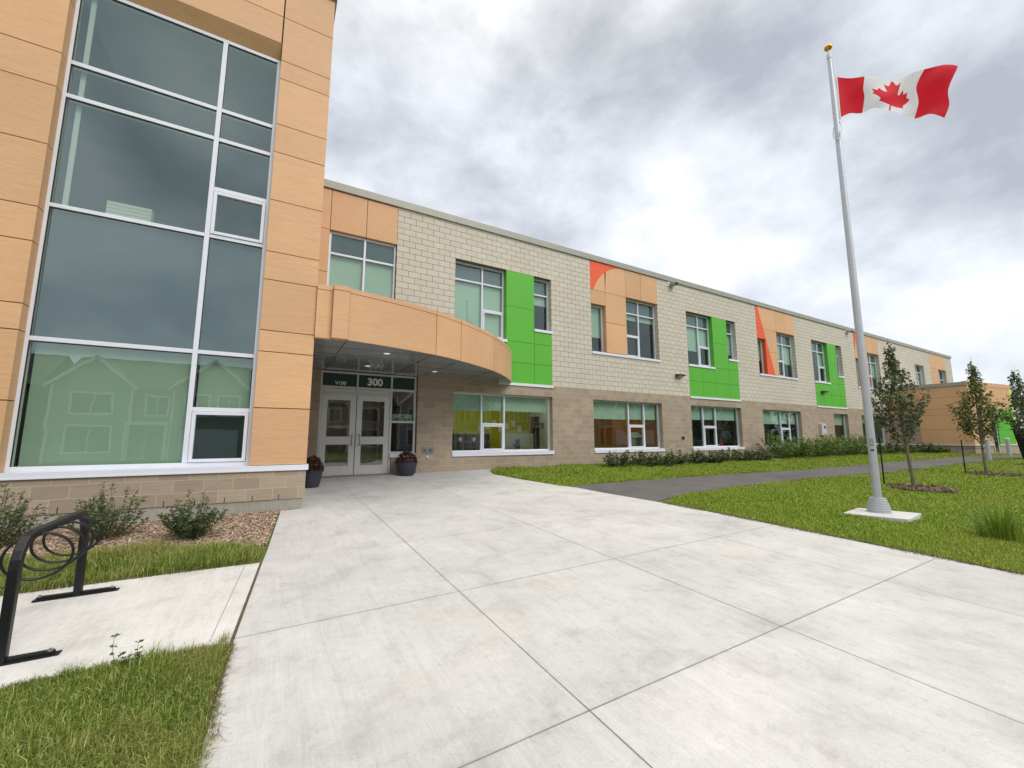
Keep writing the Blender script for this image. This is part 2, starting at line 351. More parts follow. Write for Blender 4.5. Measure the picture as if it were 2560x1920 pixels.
def concrete(name, base, joints=False, stain=1.0):
    m, t, b = base_mat(name); v = coord(t)
    big = noise(t, v, .55, 6, .6, .4); med = noise(t, v, 2.3, 7, .65, .3); fine = noise(t, v, 120, 3, .7)
    br = noise(t, coord(t, (70, 2.2, 1)), 1.5, 4, .6); br2 = noise(t, coord(t, (11, .8, 1)), 1.4, 6, .65, .5)
    k = ramp(t, big, [(.3, sc(base, 1 - .10 * stain)), (.5, base), (.72, sc(base, 1 + .10 * stain))])
    k = mixc(t, 1.0, k, ramp(t, med, [(.3, (.82, .81, .80, 1)), (.48, (1, 1, 1, 1)), (.72, (1.10, 1.10, 1.10, 1))]), 'MULTIPLY')
    k = mixc(t, 1.0, k, ramp(t, fine, [(.2, (.80, .80, .80, 1)), (.5, (1, 1, 1, 1)), (.8, (1.1, 1.1, 1.1, 1))]), 'MULTIPLY')
    k = mixc(t, 1.0, k, ramp(t, br, [(.3, (.94, .94, .94, 1)), (.7, (1.04, 1.04, 1.04, 1))]), 'MULTIPLY')
    k = mixc(t, 1.0, k, ramp(t, br2, [(.28, (.93, .925, .92, 1)), (.5, (1, 1, 1, 1)), (.8, (1.03, 1.03, 1.03, 1))]), 'MULTIPLY')
    s3 = N('ShaderNodeSeparateXYZ', t); t.links.new(v, s3.inputs[0])
    if joints:
        gx = MA(t, 'DIVIDE', MA(t, 'ADD', s3.outputs[0], 1.43 + 1.97 * 20), 1.97); gy = MA(t, 'DIVIDE', MA(t, 'ADD', s3.outputs[1], 8.86 + 1.86 * 20), 1.86)
        cc = N('ShaderNodeCombineXYZ', t); t.links.new(MA(t, 'FLOOR', gx), cc.inputs[0]); t.links.new(MA(t, 'FLOOR', gy), cc.inputs[1])
        wn = N('ShaderNodeTexWhiteNoise', t); wn.noise_dimensions = '2D'; t.links.new(cc.outputs[0], wn.inputs['Vector'])
        k = mixc(t, 1.0, k, ramp(t, wn.outputs['Value'], [(0, (.955, .955, .955, 1)), (1, (1.035, 1.03, 1.02, 1))]), 'MULTIPLY')
        ex_ = MA(t, 'MULTIPLY', MA(t, 'PINGPONG', gx, .5), 1.97); ey_ = MA(t, 'MULTIPLY', MA(t, 'PINGPONG', gy, .5), 1.86)
        dd = MA(t, 'ADD', MA(t, 'MINIMUM', ex_, ey_), MA(t, 'MULTIPLY', MA(t, 'SUBTRACT', noise(t, v, 9, 4), .5), .10))
        k = mixc(t, 1.0, k, ramp(t, dd, [(.0, (.955, .95, .945, 1)), (.022, (1, 1, 1, 1))]), 'MULTIPLY')
    sp = noise(t, v, 14, 5, .75, .2); k = mixc(t, 1.0, k, ramp(t, sp, [(.32, (.88, .88, .88, 1)), (.48, (1, 1, 1, 1)), (.62, (1, 1, 1, 1)), (.75, (1.12, 1.12, 1.12, 1))]), 'MULTIPLY')
    # pale rust blooms and small dark spots
    rs = noise(t, v, .9, 3, .5); k = mixc(t, ramp(t, rs, [(.62, (0, 0, 0, 1)), (.76, (.22, .22, .22, 1))]), k, sc((.58, .50, .38, 1), 1.0))
    vo = N('ShaderNodeTexVoronoi', t); vo.inputs['Scale'].default_value = 1.1; t.links.new(v, vo.inputs['Vector'])
    k = mixc(t, ramp(t, vo.outputs['Distance'], [(.012, (.75, .75, .75, 1)), (.022, (0, 0, 0, 1))]), k, (.12, .11, .10, 1))
    t.links.new(k, b.inputs['Base Color']); b.inputs['Roughness'].default_value = .82; b.inputs['Specular IOR Level'].default_value = .3
    h = MA(t, 'ADD', MA(t, 'MULTIPLY', br, .7), MA(t, 'MULTIPLY', fine, .5)); bump(t, b, h, .35, .003); return m
M_CONC = concrete('broom_concrete', (.515, .51, .50, 1), joints=True)
M_CONC2 = concrete('fresh_concrete', (.56, .553, .535, 1), stain=.7)
M_FOUND = concrete('foundation_concrete', (.34, .315, .27, 1), stain=1.6)
M_JOINT = mat('joint_groove', lin(128, 126, 122), .9, 0, .3, 4)
M_JOINTB = mat('fibre_joint', lin(84, 72, 56), .95, 0, .35, 30, bs=.6, bscale=80)
M_ASPH = mat('asphalt', (.115, .108, .104, 1), .9, 0, .16, 1.2, bs=.5, bscale=160, spec=.25)
M_ROAD = mat('road_asphalt', (.06, .06, .06, 1), .9, 0, .2, .8, bs=.4, bscale=100, spec=.25)

def ground_mat(name, stops, s1, s2, bmp=.6):
    m, t, b = base_mat(name); v = coord(t)
    n = MA(t, 'ADD', MA(t, 'MULTIPLY', noise(t, v, s1, 5), .5), MA(t, 'MULTIPLY', noise(t, v, s2, 5, .7), .5))
    t.links.new(ramp(t, n, stops), b.inputs['Base Color']); b.inputs['Roughness'].default_value = .95; b.inputs['Specular IOR Level'].default_value = .15
    bump(t, b, noise(t, v, s2, 5, .7), bmp, .02); return m
M_SOIL = ground_mat('turf_base', [(.3, (.06, .08, .02, 1)), (.5, (.10, .14, .03, 1)), (.7, (.15, .18, .05, 1))], .8, 28)
M_FAR = ground_mat('distant_grass', [(.3, (.055, .085, .02, 1)), (.7, (.10, .14, .04, 1))], .05, 3)
M_MULCHB = ground_mat('mulch_base', [(.3, (.06, .035, .02, 1)), (.7, (.19, .12, .075, 1))], 4, 60)

def tintmat(name, stops, rough=.6, trans=.0, patch=None, pscale=.9, spec=.3, ppos=(.45, .7)):
    """colour from a per-blade 'tint' value, plus broad patches of another colour"""
    m, t, b = base_mat(name); at = N('ShaderNodeAttribute', t); at.attribute_name = 'tint'
    k = ramp(t, at.outputs['Fac'], stops)
    if patch:
        v = coord(t); n = noise(t, v, pscale, 4, .6)
        k = mixc(t, ramp(t, n, [(ppos[0], (0, 0, 0, 1)), (ppos[1], (.8, .8, .8, 1))]), k, mixc(t, .75, k, patch))
    t.links.new(k, b.inputs['Base Color']); b.inputs['Roughness'].default_value = rough; b.inputs['Specular IOR Level'].default_value = spec
    if trans:
        o = [n for n in t.nodes if n.type == 'OUTPUT_MATERIAL'][0]
        tl = N('ShaderNodeBsdfTranslucent', t); t.links.new(k, tl.inputs[0]); ms = N('ShaderNodeMixShader', t); ms.inputs[0].default_value = trans
        t.links.new(b.outputs[0], ms.inputs[1]); t.links.new(tl.outputs[0], ms.inputs[2]); t.links.new(ms.outputs[0], o.inputs[0])
    return m
M_GRASS = tintmat('grass_blade', [(0, (.045, .08, .014, 1)), (.35, (.13, .20, .028, 1)), (.65, (.28, .36, .06, 1)), (.85, (.44, .48, .13, 1)), (.94, (.46, .44, .16, 1)), (1, (.66, .56, .32, 1))], .5, .15, patch=(.36, .32, .11, 1), pscale=1.1, ppos=(.42, .62))
M_GRASSR = tintmat('lawn_blade', [(0, (.055, .11, .012, 1)), (.5, (.26, .38, .036, 1)), (.9, (.50, .60, .09, 1)), (1, (.55, .52, .16, 1))], .5, .2, patch=(.36, .38, .07, 1), pscale=.6, ppos=(.45, .68))
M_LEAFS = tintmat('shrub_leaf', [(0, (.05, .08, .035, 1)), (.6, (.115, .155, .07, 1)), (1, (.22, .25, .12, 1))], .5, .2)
M_LEAFH = tintmat('hedge_leaf', [(0, (.06, .12, .025, 1)), (.6, (.17, .26, .065, 1)), (1, (.33, .40, .14, 1))], .5, .25)
M_LEAFD = tintmat('dark_shrub_leaf', [(0, (.045, .075, .035, 1)), (.5, (.11, .15, .075, 1)), (.85, (.22, .25, .12, 1)), (1, (.42, .38, .18, 1))], .45, .15)
M_LEAFT = tintmat('maple_leaf', [(0, (.045, .065, .028, 1)), (.55, (.10, .135, .052, 1)), (.9, (.19, .22, .085, 1)), (1, (.22, .13, .08, 1))], .42, .22)
M_LEAFT2 = tintmat('maple_leaf_yellowing', [(0, (.055, .085, .024, 1)), (.55, (.13, .17, .045, 1)), (.9, (.25, .27, .08, 1)), (1, (.25, .15, .08, 1))], .42, .25)
M_FLOWER = tintmat('chrysanthemum_petal', [(0, (.05, .008, .012, 1)), (.5, (.12, .012, .02, 1)), (.9, (.22, .03, .035, 1)), (1, (.45, .25, .12, 1))], .6, .1)
M_CHIP = tintmat('wood_chip', [(0, (.15, .095, .065, 1)), (.4, (.33, .23, .16, 1)), (.8, (.56, .44, .33, 1)), (1, (.74, .64, .52, 1))], .85, 0)
M_CHIPD = tintmat('dark_wood_chip', [(0, (.06, .042, .03, 1)), (.5, (.16, .11, .075, 1)), (1, (.36, .27, .19, 1))], .85, 0)
M_BARK = mat('bark', lin(112, 102, 88), .9, 0, .3, 14, bs=.6, bscale=60, stretch=(1, 1, .4))
M_STEM = mat('green_stem', lin(86, 92, 52), .7, 0, .2, 10)
M_POT = mat('charcoal_planter', lin(52, 54, 66), .45, 0, .06, 8, bs=.05, bscale=200)

# ---------------------------------------------------------------- ground, slabs, path
import bmesh
def sheet(name, poly, off, mat_, thick=.12, step=1.0, parent=None):
    """flat outline draped over the sloping ground, with real edges"""
    bm = bmesh.new(); f = bm.faces.new([bm.verts.new((x, y, 0)) for x, y in poly]); bm.normal_update()
    if f.normal.z < 0: f.normal_flip()
    xs = [q[0] for q in poly]; ys = [q[1] for q in poly]
    for ax, lo, hi in ((0, min(xs), max(xs)), (1, min(ys), max(ys))):
        k = math.floor(lo / step) * step + step
        while k < hi:
            co = (k, 0, 0) if ax == 0 else (0, k, 0); no = (1, 0, 0) if ax == 0 else (0, 1, 0)
            bmesh.ops.bisect_plane(bm, geom=bm.verts[:] + bm.edges[:] + bm.faces[:], plane_co=co, plane_no=no); k += step
    for v in bm.verts: v.co.z = GZ(v.co.x, v.co.y) + off
    if thick:
        ed = [e for e in bm.edges if e.is_boundary]
        r = bmesh.ops.extrude_edge_only(bm, edges=ed)
        for v in r['geom']:
            if isinstance(v, bmesh.types.BMVert): v.co.z -= thick
    bmesh.ops.recalc_face_normals(bm, faces=bm.faces)
    me = bpy.data.meshes.new(name); bm.to_mesh(me); bm.free(); me.materials.append(mat_)
    o = bpy.data.objects.new(name, me); COL.objects.link(o); ORG[name] = (Vector((0, 0, 0)), 0)
    return o
# one ground sheet to the horizon
xs = sorted(set([-900, -400, -150, -60, -30, -20] + [-14 + i * 2 for i in range(32)] + [52, 60, 75, 100, 160, 300, 600, 1200]))
ys = sorted(set([-900, -400, -150, -80, -50, -40, -30, -24] + [-20 + i for i in range(24)] + [6, 12, 25, 60, 150, 400, 1000]))
g = MB()
for x in xs:
    for y in ys: g.v.append((x, y, GZ(x, y) - .03 - (.0 if abs(x) < 60 else .1)))
ny = len(ys)
for i in range(len(xs) - 1):
    for j in range(ny - 1): g.f.append((i * ny + j, (i + 1) * ny + j, (i + 1) * ny + j + 1, i * ny + j + 1)); g.m.append(0)
tag(g.build('ground', M_SOIL, smooth=True), kind='structure')
SLAB = [(-2.85, -4.06), (-3.03, -6.59), (-3.07, -7.03), (-3.215, -8.95), (-3.27, -10.2), (-3.5, -13.2), (-3.9, -16.5), (5.2, -16.5), (4.25, -13.0),
        (4.06, -11.3), (4.04, -10.0), (4.01, -8.9), (3.99, -7.97), (3.87, -6.58), (3.66, -5.27), (3.59, -4.35), (3.39, -3.9), (3.12, -2.4), (2.95, -1.1), (3.15, -.45), (3.45, .05), (-2.62, .3), (-2.62, -4.06)]
tag(sheet('concrete_forecourt', SLAB, 0, M_CONC, .15), kind='structure')
PAD = [(-3.235, -8.93), (-3.09, -7.06), (-3.95, -7.02), (-6.8, -6.95), (-6.8, -8.85), (-4.1, -8.86)]
tag(sheet('bike_rack_slab', PAD, .004, M_CONC2, .15), kind='structure')
PATH = [(3.61, -4.12), (3.9, -4.06), (6.4, -4.06), (9.9, -4.16), (13.7, -4.5), (18.8, -4.54), (26, -4.6), (33, -4.75), (36.5, -5.4), (41, -5.9), (48, -6.0), (48, -7.4), (38, -7.0), (32, -6.33), (25, -6.3), (19, -6.32), (15.5, -6.2), (11.2, -5.93), (7.3, -5.95), (5.2, -6.2), (3.91, -6.56), (3.68, -5.27)]
tag(sheet('asphalt_path', PATH, -.004, M_ASPH, .1), kind='structure')
tag(sheet('annex_apron', [(38.6, -4.6), (52, -6.2), (52, -7), (41.5, -5.9)], .02, M_CONC2, .1), kind='structure')
tag(sheet('sidewalk', [(-60, -19), (60, -19), (60, -17), (-60, -17)], -.03, M_CONC2, .12, 4), kind='structure')
tag(sheet('road', [(-90, -31), (90, -31), (90, -20.5), (-90, -20.5)], -.04, M_ROAD, .0, 6), kind='structure')
# saw-cut joints as thin recessed-looking strips lying on the slab
def strip(mb, pts, w, off=.0035, step=.35, wob=.002):
    P = [Vector((x, y)) for x, y in pts]; Q = []
    for a_, b_ in zip(P[:-1], P[1:]):
        n = max(1, int((b_ - a_).length / step)); Q += [a_.lerp(b_, i / n) for i in range(n)]
    Q.append(P[-1])
    for i, (a_, b_) in enumerate(zip(Q[:-1], Q[1:])):
        d = (b_ - a_).normalized(); pr = Vector((-d.y, d.x)) * w / 2
        o1 = rnd.uniform(-wob, wob) if i else 0
        mb.quad(*[(q.x, q.y, GZ(q.x, q.y) + off) for q in (a_ - pr, b_ - pr, b_ + pr, a_ + pr)])
j = MB()
for x, w in ((-1.43, .005), (.54, .0045), (2.51, .0032)): strip(j, [(x - .02, -.12), (x, -16.4)], w)
def sx0(y): return float(np.interp(-y, [4.05, 4.06, 6.59, 7.03, 8.95, 10.2, 13.2, 16.5], [-2.4, -2.86, -3.04, -3.08, -3.225, -3.28, -3.51, -3.9]))
for y, w in ((-1.42, .002), (-3.28, .002), (-5.14, .002), (-7.0, .003), (-8.86, .0042), (-10.72, .0052), (-12.58, .005), (-14.5, .007)):
    strip(j, [(sx0(y) + .012, y - .01), (4.0 if y < -7 else 3.1, y)], w)
tag(j.build('pavement_joints', M_JOINT), kind='structure')
j = MB(); strip(j, [(-3.082, -7.045), (-3.226, -8.95)], .022, .0055, .1)
tag(j.build('expansion_joint', M_JOINTB), kind='structure')
j = MB(); strip(j, [(-3.235, -7.07), (-3.36, -8.85)], .004, .0075); strip(j, [(-5.3, -7.0), (-5.3, -8.85)], .004, .0075)
tag(j.build('slab_edge_groove', M_JOINT), kind='structure')


# ---------------------------------------------------------------- school building
B = thing('school_building', (0, 0, 0), 'two-storey school with tall glazed tan tower, cream block wing and green and coral panels', 'school')
BP = lambda mb, name, m, parent=B, **k: mb.build(name, m, parent, **k)
YT = -4.05; XT = -2.487
def wall_cells(mb, x0, x1, z0, z1, holes, y, depth=.22, ret=True):
    X = sorted({x0, x1} | {h[i] for h in holes for i in (0, 1) if x0 < h[i] < x1}); Z = sorted({z0, z1} | {h[i] for h in holes for i in (2, 3) if z0 < h[i] < z1})
    inh = lambda a_, c_: any(h[0] < a_ < h[1] and h[2] < c_ < h[3] for h in holes)
    for i in range(len(X) - 1):
        for k in range(len(Z) - 1):
            if not inh((X[i] + X[i + 1]) / 2, (Z[k] + Z[k + 1]) / 2):
                mb.quad((X[i], y, Z[k]), (X[i + 1], y, Z[k]), (X[i + 1], y, Z[k + 1]), (X[i], y, Z[k + 1]))
    if ret:
        for h in holes:
            a0, a1, c0, c1 = max(h[0], x0), min(h[1], x1), max(h[2], z0), min(h[3], z1)
            if a0 >= a1 or c0 >= c1: continue
            if h[0] > x0: mb.quad((a0, y, c0), (a0, y, c1), (a0, y + depth, c1), (a0, y + depth, c0))
            if h[1] < x1: mb.quad((a1, y, c0), (a1, y + depth, c0), (a1, y + depth, c1), (a1, y, c1))
            if h[3] < z1: mb.quad((a0, y, c1), (a1, y, c1), (a1, y + depth, c1), (a0, y + depth, c1))
            if h[2] > z0: mb.quad((a0, y, c0), (a0, y + depth, c0), (a1, y + depth, c0), (a1, y, c0))
REC = .2
GRN = [2, 14, 26]; ORNG = [8, 20, 32]
GW = [2, 8, 14, 20, 28, 32]; GWE = [6, 12, 18, 24, 30, 36]
gh = [(a_, b_, .5, 2.6) for a_, b_ in zip(GW, GWE)]
door_hole = (-1.975, .82, -.3, 3.0)
w = MB(); wall_cells(w, XT, 36.84, -.4, 3.0, gh + [door_hole], 0, .26)
BP(MB().box(51.9, 52.3, 0, 14, -.4, 2.999), 'end_wall', M_BROWN)
BP(MB().quad((-12, YT, 0), (XT, YT, 0), (XT, YT, .56), (-12, YT, .56)), 'tower_plinth', M_BROWN)
w.quad((XT, YT, 0), (XT, 0, 0), (XT, 0, 3.0), (XT, YT, 3.0))
BP(w, 'taupe_block_wall', M_BROWN)
BP(MB().box(.07, .82, .06, .3, -.1, .5), 'sidelight_wall', M_BROWN); BP(MB().quad((36.82, -1.57, -.3), (36.82, -1.57, 4.5), (36.82, -.001, 4.5), (36.82, -.001, -.3)), 'annex_block_wall', M_BROWN)
ch = [(g0, g0 + 4, 3.03, 7.2) for g0 in GRN] + [(o, o + 4, 4.58, 8.6) for o in ORNG] + [(37.9, 39.8, 5.2, 7.15), (43.0, 45, 5.2, 7.15), (46.6, 50.5, 3.2, 8.6)]
ch = [h if h[3] < 8.5 else (h[0], h[1], h[2], 8.47) for h in ch]
w = MB(); wall_cells(w, 0, 52.3, 3.0, 8.47, ch, 0, .24)
w.quad((52.3, 0, 3), (52.3, 14, 3), (52.3, 14, 8.47), (52.3, 0, 8.47))
BP(w, 'cream_block_wall', M_CREAM)
# control joints in the masonry
M_SEAL = mat('sealant', lin(170, 160, 142), .8)
w = MB()
for x, z0, z1 in ((2, 7.2, 8.47), (6, 7.2, 8.47), (6, 3.0, 3.03), (8, 2.6, 4.5), (12, 2.6, 4.5), (14, 7.2, 8.47), (18, 7.2, 8.47), (20, 2.6, 4.5), (24, 2.6, 4.5), (26, 7.2, 8.47), (30, 7.2, 8.47), (32, 2.6, 4.5), (36, 2.6, 4.5), (41.5, 3, 8.47)):
    w = MB(); w.box(x - .005, x + .005, -.0015, .01, z0, z1); BP(w, 'control_joint', M_SEAL)
# open head joints (weep slots)
def slot(*a_): w = MB(); w.box(*a_); BP(w, 'weep_slot', M_GAP)
for k in range(9): slot(-2.9 - .4 * k - .006, -2.9 - .4 * k + .006, YT - .0015, YT + .01, 0.0, .085)
for a_, b_ in zip(GW[:3], GWE[:3]):
    x = a_ + .2
    while x < b_:
        slot(x - .005, x + .005, -.0015, .01, 2.62, 2.69); x += .4
for k in range(9):
    slot(.98 + .4 * k - .005, .98 + .4 * k + .005, -.0015, .01, .005, .07)
# foundations
w = MB(); w.box(-12, XT - .03, YT + .02, YT + .3, -.7, -.002); w.box(XT - .3, XT - .03, YT + .3, .1, -.7, -.002); w.box(XT + .3, 52.2, .02, .3, -.7, -.39)
w.box(.85, 3.5, .004, .05, -.4, -.0)
BP(w, 'foundation', M_FOUND)
# coping and roofs
w = MB()
w.box(XT + .03, 52.38, -.06, .3, 8.47, 8.71); w.box(52.1, 52.38, .3, 14, 8.47, 8.71)
x = -.6
BP(w, 'roof_coping', M_COPING, bevel=.008)
w = MB()
x = -1.0
while x < 52: w.box(x - .004, x + .004, -.0625, -.05, 8.475, 8.705); x += 3.0
BP(w, 'coping_seam', mat('coping_seam_grey', lin(120, 120, 112), .6))
w = MB(); w.box(XT, 52.2, .25, 14, 8.3, 8.5); w.box(-12, XT, YT + .3, 14, 10.2, 10.38)
BP(w, 'roof', M_COPING)
w = MB(); w.box(-12.1, XT + .04, YT - .06, YT + .35, 10.42, 10.56); w.box(XT - .25, XT + .04, YT + .35, 14, 10.42, 10.56)
BP(w, 'tower_coping', M_COPING)

def panel(name, m, x0, x1, z0, z1, y0=-.004, th=.22, gap=.008, mb=None):
    q = mb or MB(); q.box(x0 + gap, x1 - gap, y0, y0 + th, z0 + gap, z1 - gap)
    return q if mb is not None else BP(q, name, m)
# backing behind panels
sub = lambda *a_: BP(MB().box(*a_), 'panel_substrate', M_GAP)
for g0 in GRN: sub(g0 + 2.03, g0 + 3.17, .03, .25, 3.05, 7.18); sub(g0 + .01, g0 + 3.99, .03, .25, 3.05, 4.45); sub(g0 + 3.1, g0 + 3.99, .03, .25, 4.4, 5.0)
for o in ORNG: sub(o + .83, o + 1.97, .03, .25, 4.6, 8.44); sub(o + .01, o + 3.99, .03, .25, 7.23, 8.45); sub(o + .01, o + .9, .03, .25, 6.64, 7.3)
sub(XT + .02, -1.99, .03, .2, 3.05, 8.4); sub(-2, -.02, .03, .2, 7.23, 8.44)
sub(46.62, 50.48, .03, .2, 7.2, 8.44); sub(46.62, 48.47, .03, .2, 3.3, 7.3)
# tower backing
sub(-12, -6.38, YT + .03, YT + .4, .62, 10.38); sub(-3.37, XT - .03, YT + .03, YT + .4, .62, 10.38); sub(-6.4, -3.36, YT + .03, YT + .24, 8.93, 10.38)
# tan panels on the tower
TS = [.6, 1.62, 2.65, 3.045, 4.01, 4.557, 5.585, 6.57, 7.16, 8.14, 8.54, 9.5, 10.42]
for a_, b_ in zip(TS[:-1], TS[1:]):
    q = MB(); q.box(-3.385, XT, YT, YT + .03, a_ + .0075, b_ - .0075); q.box(XT - .03, XT, YT + .032, 0, a_ + .0075, b_ - .0075) if a_ > 2.9 else None
    q.box(-3.388, -3.36, YT + .032, YT + .25, a_ + .005, min(b_ - .005, 9.4)) if a_ < 8.3 else None
    BP(q, 'tan_panel', M_WOOD)
for a_, b_ in zip([.6, 1.62, 2.65, 3.045, 4.01, 4.557, 5.585, 6.57, 7.16, 8.14, 9.5], [1.62, 2.65, 3.045, 4.01, 4.557, 5.585, 6.57, 7.16, 8.14, 9.5, 10.42]):
    q = MB(); q.box(-9.4, -6.357, YT, YT + .03, a_ + .0075, b_ - .0075); q.box(-12, -9.41, YT, YT + .03, a_ + .0075, b_ - .0075)
    q.box(-6.385, -6.357, YT + .032, YT + .25, a_ + .0075, b_ - .0075) if a_ < 9 else None
    BP(q, 'tan_panel', M_WOOD)
for a_, b_ in ((8.9, 9.5), (9.5, 10.42)):
    q = MB(); q.box(-6.352, -3.41, YT, YT + .03, a_ + .0075, b_ - .0075); BP(q, 'tan_panel', M_WOOD)
# bay above the entrance
for x0, x1, z0, z1 in ((XT + .01, -1.975, 3.02, 5.885), (XT + .01, -1.975, 5.885, 7.2), (-1.975, -.95, 4.0, 5.13), (-.95, 0, 4.0, 5.13), (XT + .01, -1.975, 7.2, 8.46), (-1.975, -.95, 7.2, 8.46), (-.95, 0, 7.2, 8.46)):
    panel('tan_panel', M_WOOD, x0, x1, z0, z1)
# green compositions
for g0 in GRN:
    for x0, x1, z0, z1 in ((2, 3.2, 5.85, 7.2), (2, 3.2, 4.55, 5.85), (2, 3.2, 3.78, 4.55), (2, 3.2, 3.03, 3.78), (3.2, 4, 4.55, 5.04), (3.2, 4, 3.78, 4.55), (3.2, 4, 3.03, 3.78),
                           (0, 1, 3.78, 4.47), (1, 2, 3.78, 4.47), (0, 1, 3.03, 3.78), (1, 2, 3.03, 3.78)):
        panel('green_panel', M_GREEN, g0 + x0, g0 + x1, z0, z1, gap=.006 if z1 < 7 or x0 != 2 else .004)
def ppoly(name, m, pts, th=.22):
    q = MB(); q.prism([(x, -.004, z) for x, z in pts], (0, th, 0)); return BP(q, name, m)
arc = lambda x0, t0, t1, n=14: [(x0 + 2 + 1.987 * math.cos(math.radians(t0 + (t1 - t0) * i / n)), 6.483 + 1.987 * math.sin(math.radians(t0 + (t1 - t0) * i / n))) for i in range(n + 1)]
G_ = .006
for k, o in enumerate(ORNG):
    panel('tan_panel', M_WOOD, o + 2, o + 2.95, 7.2, 8.47); panel('tan_panel', M_WOOD, o + 2.95, o + 4, 7.2, 8.47)
    if k == 0:
        ta = math.degrees(math.asin((7.206 - 6.483) / 1.987)); a2 = math.degrees(math.acos((.8 + G_ - 2) / 1.987))
        A1 = arc(o, 180 - ta, a2); A2 = arc(o, math.degrees(math.acos((.8 - 2) / 1.987)), 90)
        full = arc(o, 180 - ta, 90, 24)
        ppoly('coral_panel', M_ORANGE, [(o + G_, 7.206)] + [(x - .004, z + .003) for x, z in full] + [(o + 2 - G_, 8.475), (o + G_, 8.475)])
        ppoly('tan_panel', M_WOOD, [(o + .8 - G_, 7.206)] + [q_ for q_ in reversed([(x, z) for x, z in A1 if x < o + .8 - G_])] if 0 else
              [(x, z) for x, z in A1 if x <= o + .8 - G_] + [(o + .8 - G_, 6.483 + math.sqrt(1.987 ** 2 - 1.206 ** 2)), (o + .8 - G_, 7.206)])
        ppoly('tan_panel', M_WOOD, [(o + .8 + G_, 7.206)] + [(x, z) for x, z in A2 if x >= o + .8 + G_] + [(o + 2 - G_, 7.206)])
        panel('tan_panel', M_WOOD, o, o + .8, 6.6, 7.2)
        panel('tan_panel', M_WOOD, o + .8, o + 2, 5.89, 7.2); panel('tan_panel', M_WOOD, o + .8, o + 2, 4.6, 5.89)
    elif k == 1:
        dx = lambda z: o + .23 + (8.47 - z) * (1.561 - .23) / (8.47 - 4.62)
        for z0, z1 in ((7.2, 8.47), (5.89, 7.2), (4.6, 5.89)):
            a_, b_ = z0 + G_, z1 - G_; l = o + G_ if z0 > 7 else o + .8
            if z0 == 5.89:
                ppoly('coral_panel', M_ORANGE, [(o + G_, 6.6), (o + .8, 6.6), (o + .8, a_), (dx(a_), a_), (dx(b_), b_), (o + G_, b_)])
            else: ppoly('coral_panel', M_ORANGE, [(l, a_), (dx(a_), a_), (dx(b_), b_), (l, b_)])
            ppoly('tan_panel', M_WOOD, [(dx(a_) + .008, a_), (o + 2 - G_, a_), (o + 2 - G_, b_), (dx(b_) + .008, b_)])
    else:
        ppoly('coral_panel', M_ORANGE, [(o + G_, 7.206), (o + .05, 7.206), (o + .66, 8.465), (o + G_, 8.465)])
        ppoly('tan_panel', M_WOOD, [(o + .06, 7.206), (o + 2 - G_, 7.206), (o + 2 - G_, 8.465), (o + .67, 8.465)])
        panel('tan_panel', M_WOOD, o, o + .8, 6.6, 7.2)
        panel('tan_panel', M_WOOD, o + .8, o + 2, 5.89, 7.2); panel('tan_panel', M_WOOD, o + .8, o + 2, 4.6, 5.89)
panel('tan_panel', M_WOOD, 46.6, 50.5, 7.15, 8.47); panel('tan_panel', M_WOOD, 46.6, 48.5, 5.2, 7.15); panel('tan_panel', M_WOOD, 46.6, 48.5, 3.2, 5.2); panel('tan_panel', M_WOOD, 48.5, 50.5, 3.2, 5.15)
# metal sill flashings
def sill(x0, x1, z0, z1, y=-.035, d=.26, parent=B, name='sill'):
    q = MB(); q.box(x0, x1, y, y + d, z0, z1); q.box(x0, x1, y - .006, y + .01, z0 - .012, z0 + .012); return q.build(name, M_WHITE, parent)
for g0 in GRN: sill(g0 + (1.7 if g0 == 2 else 0) - .0, g0 + 4.03, 2.945, 3.03, name='flashing')
sill(-12, XT + .035, .515, .6, YT - .035, .3, name='flashing')

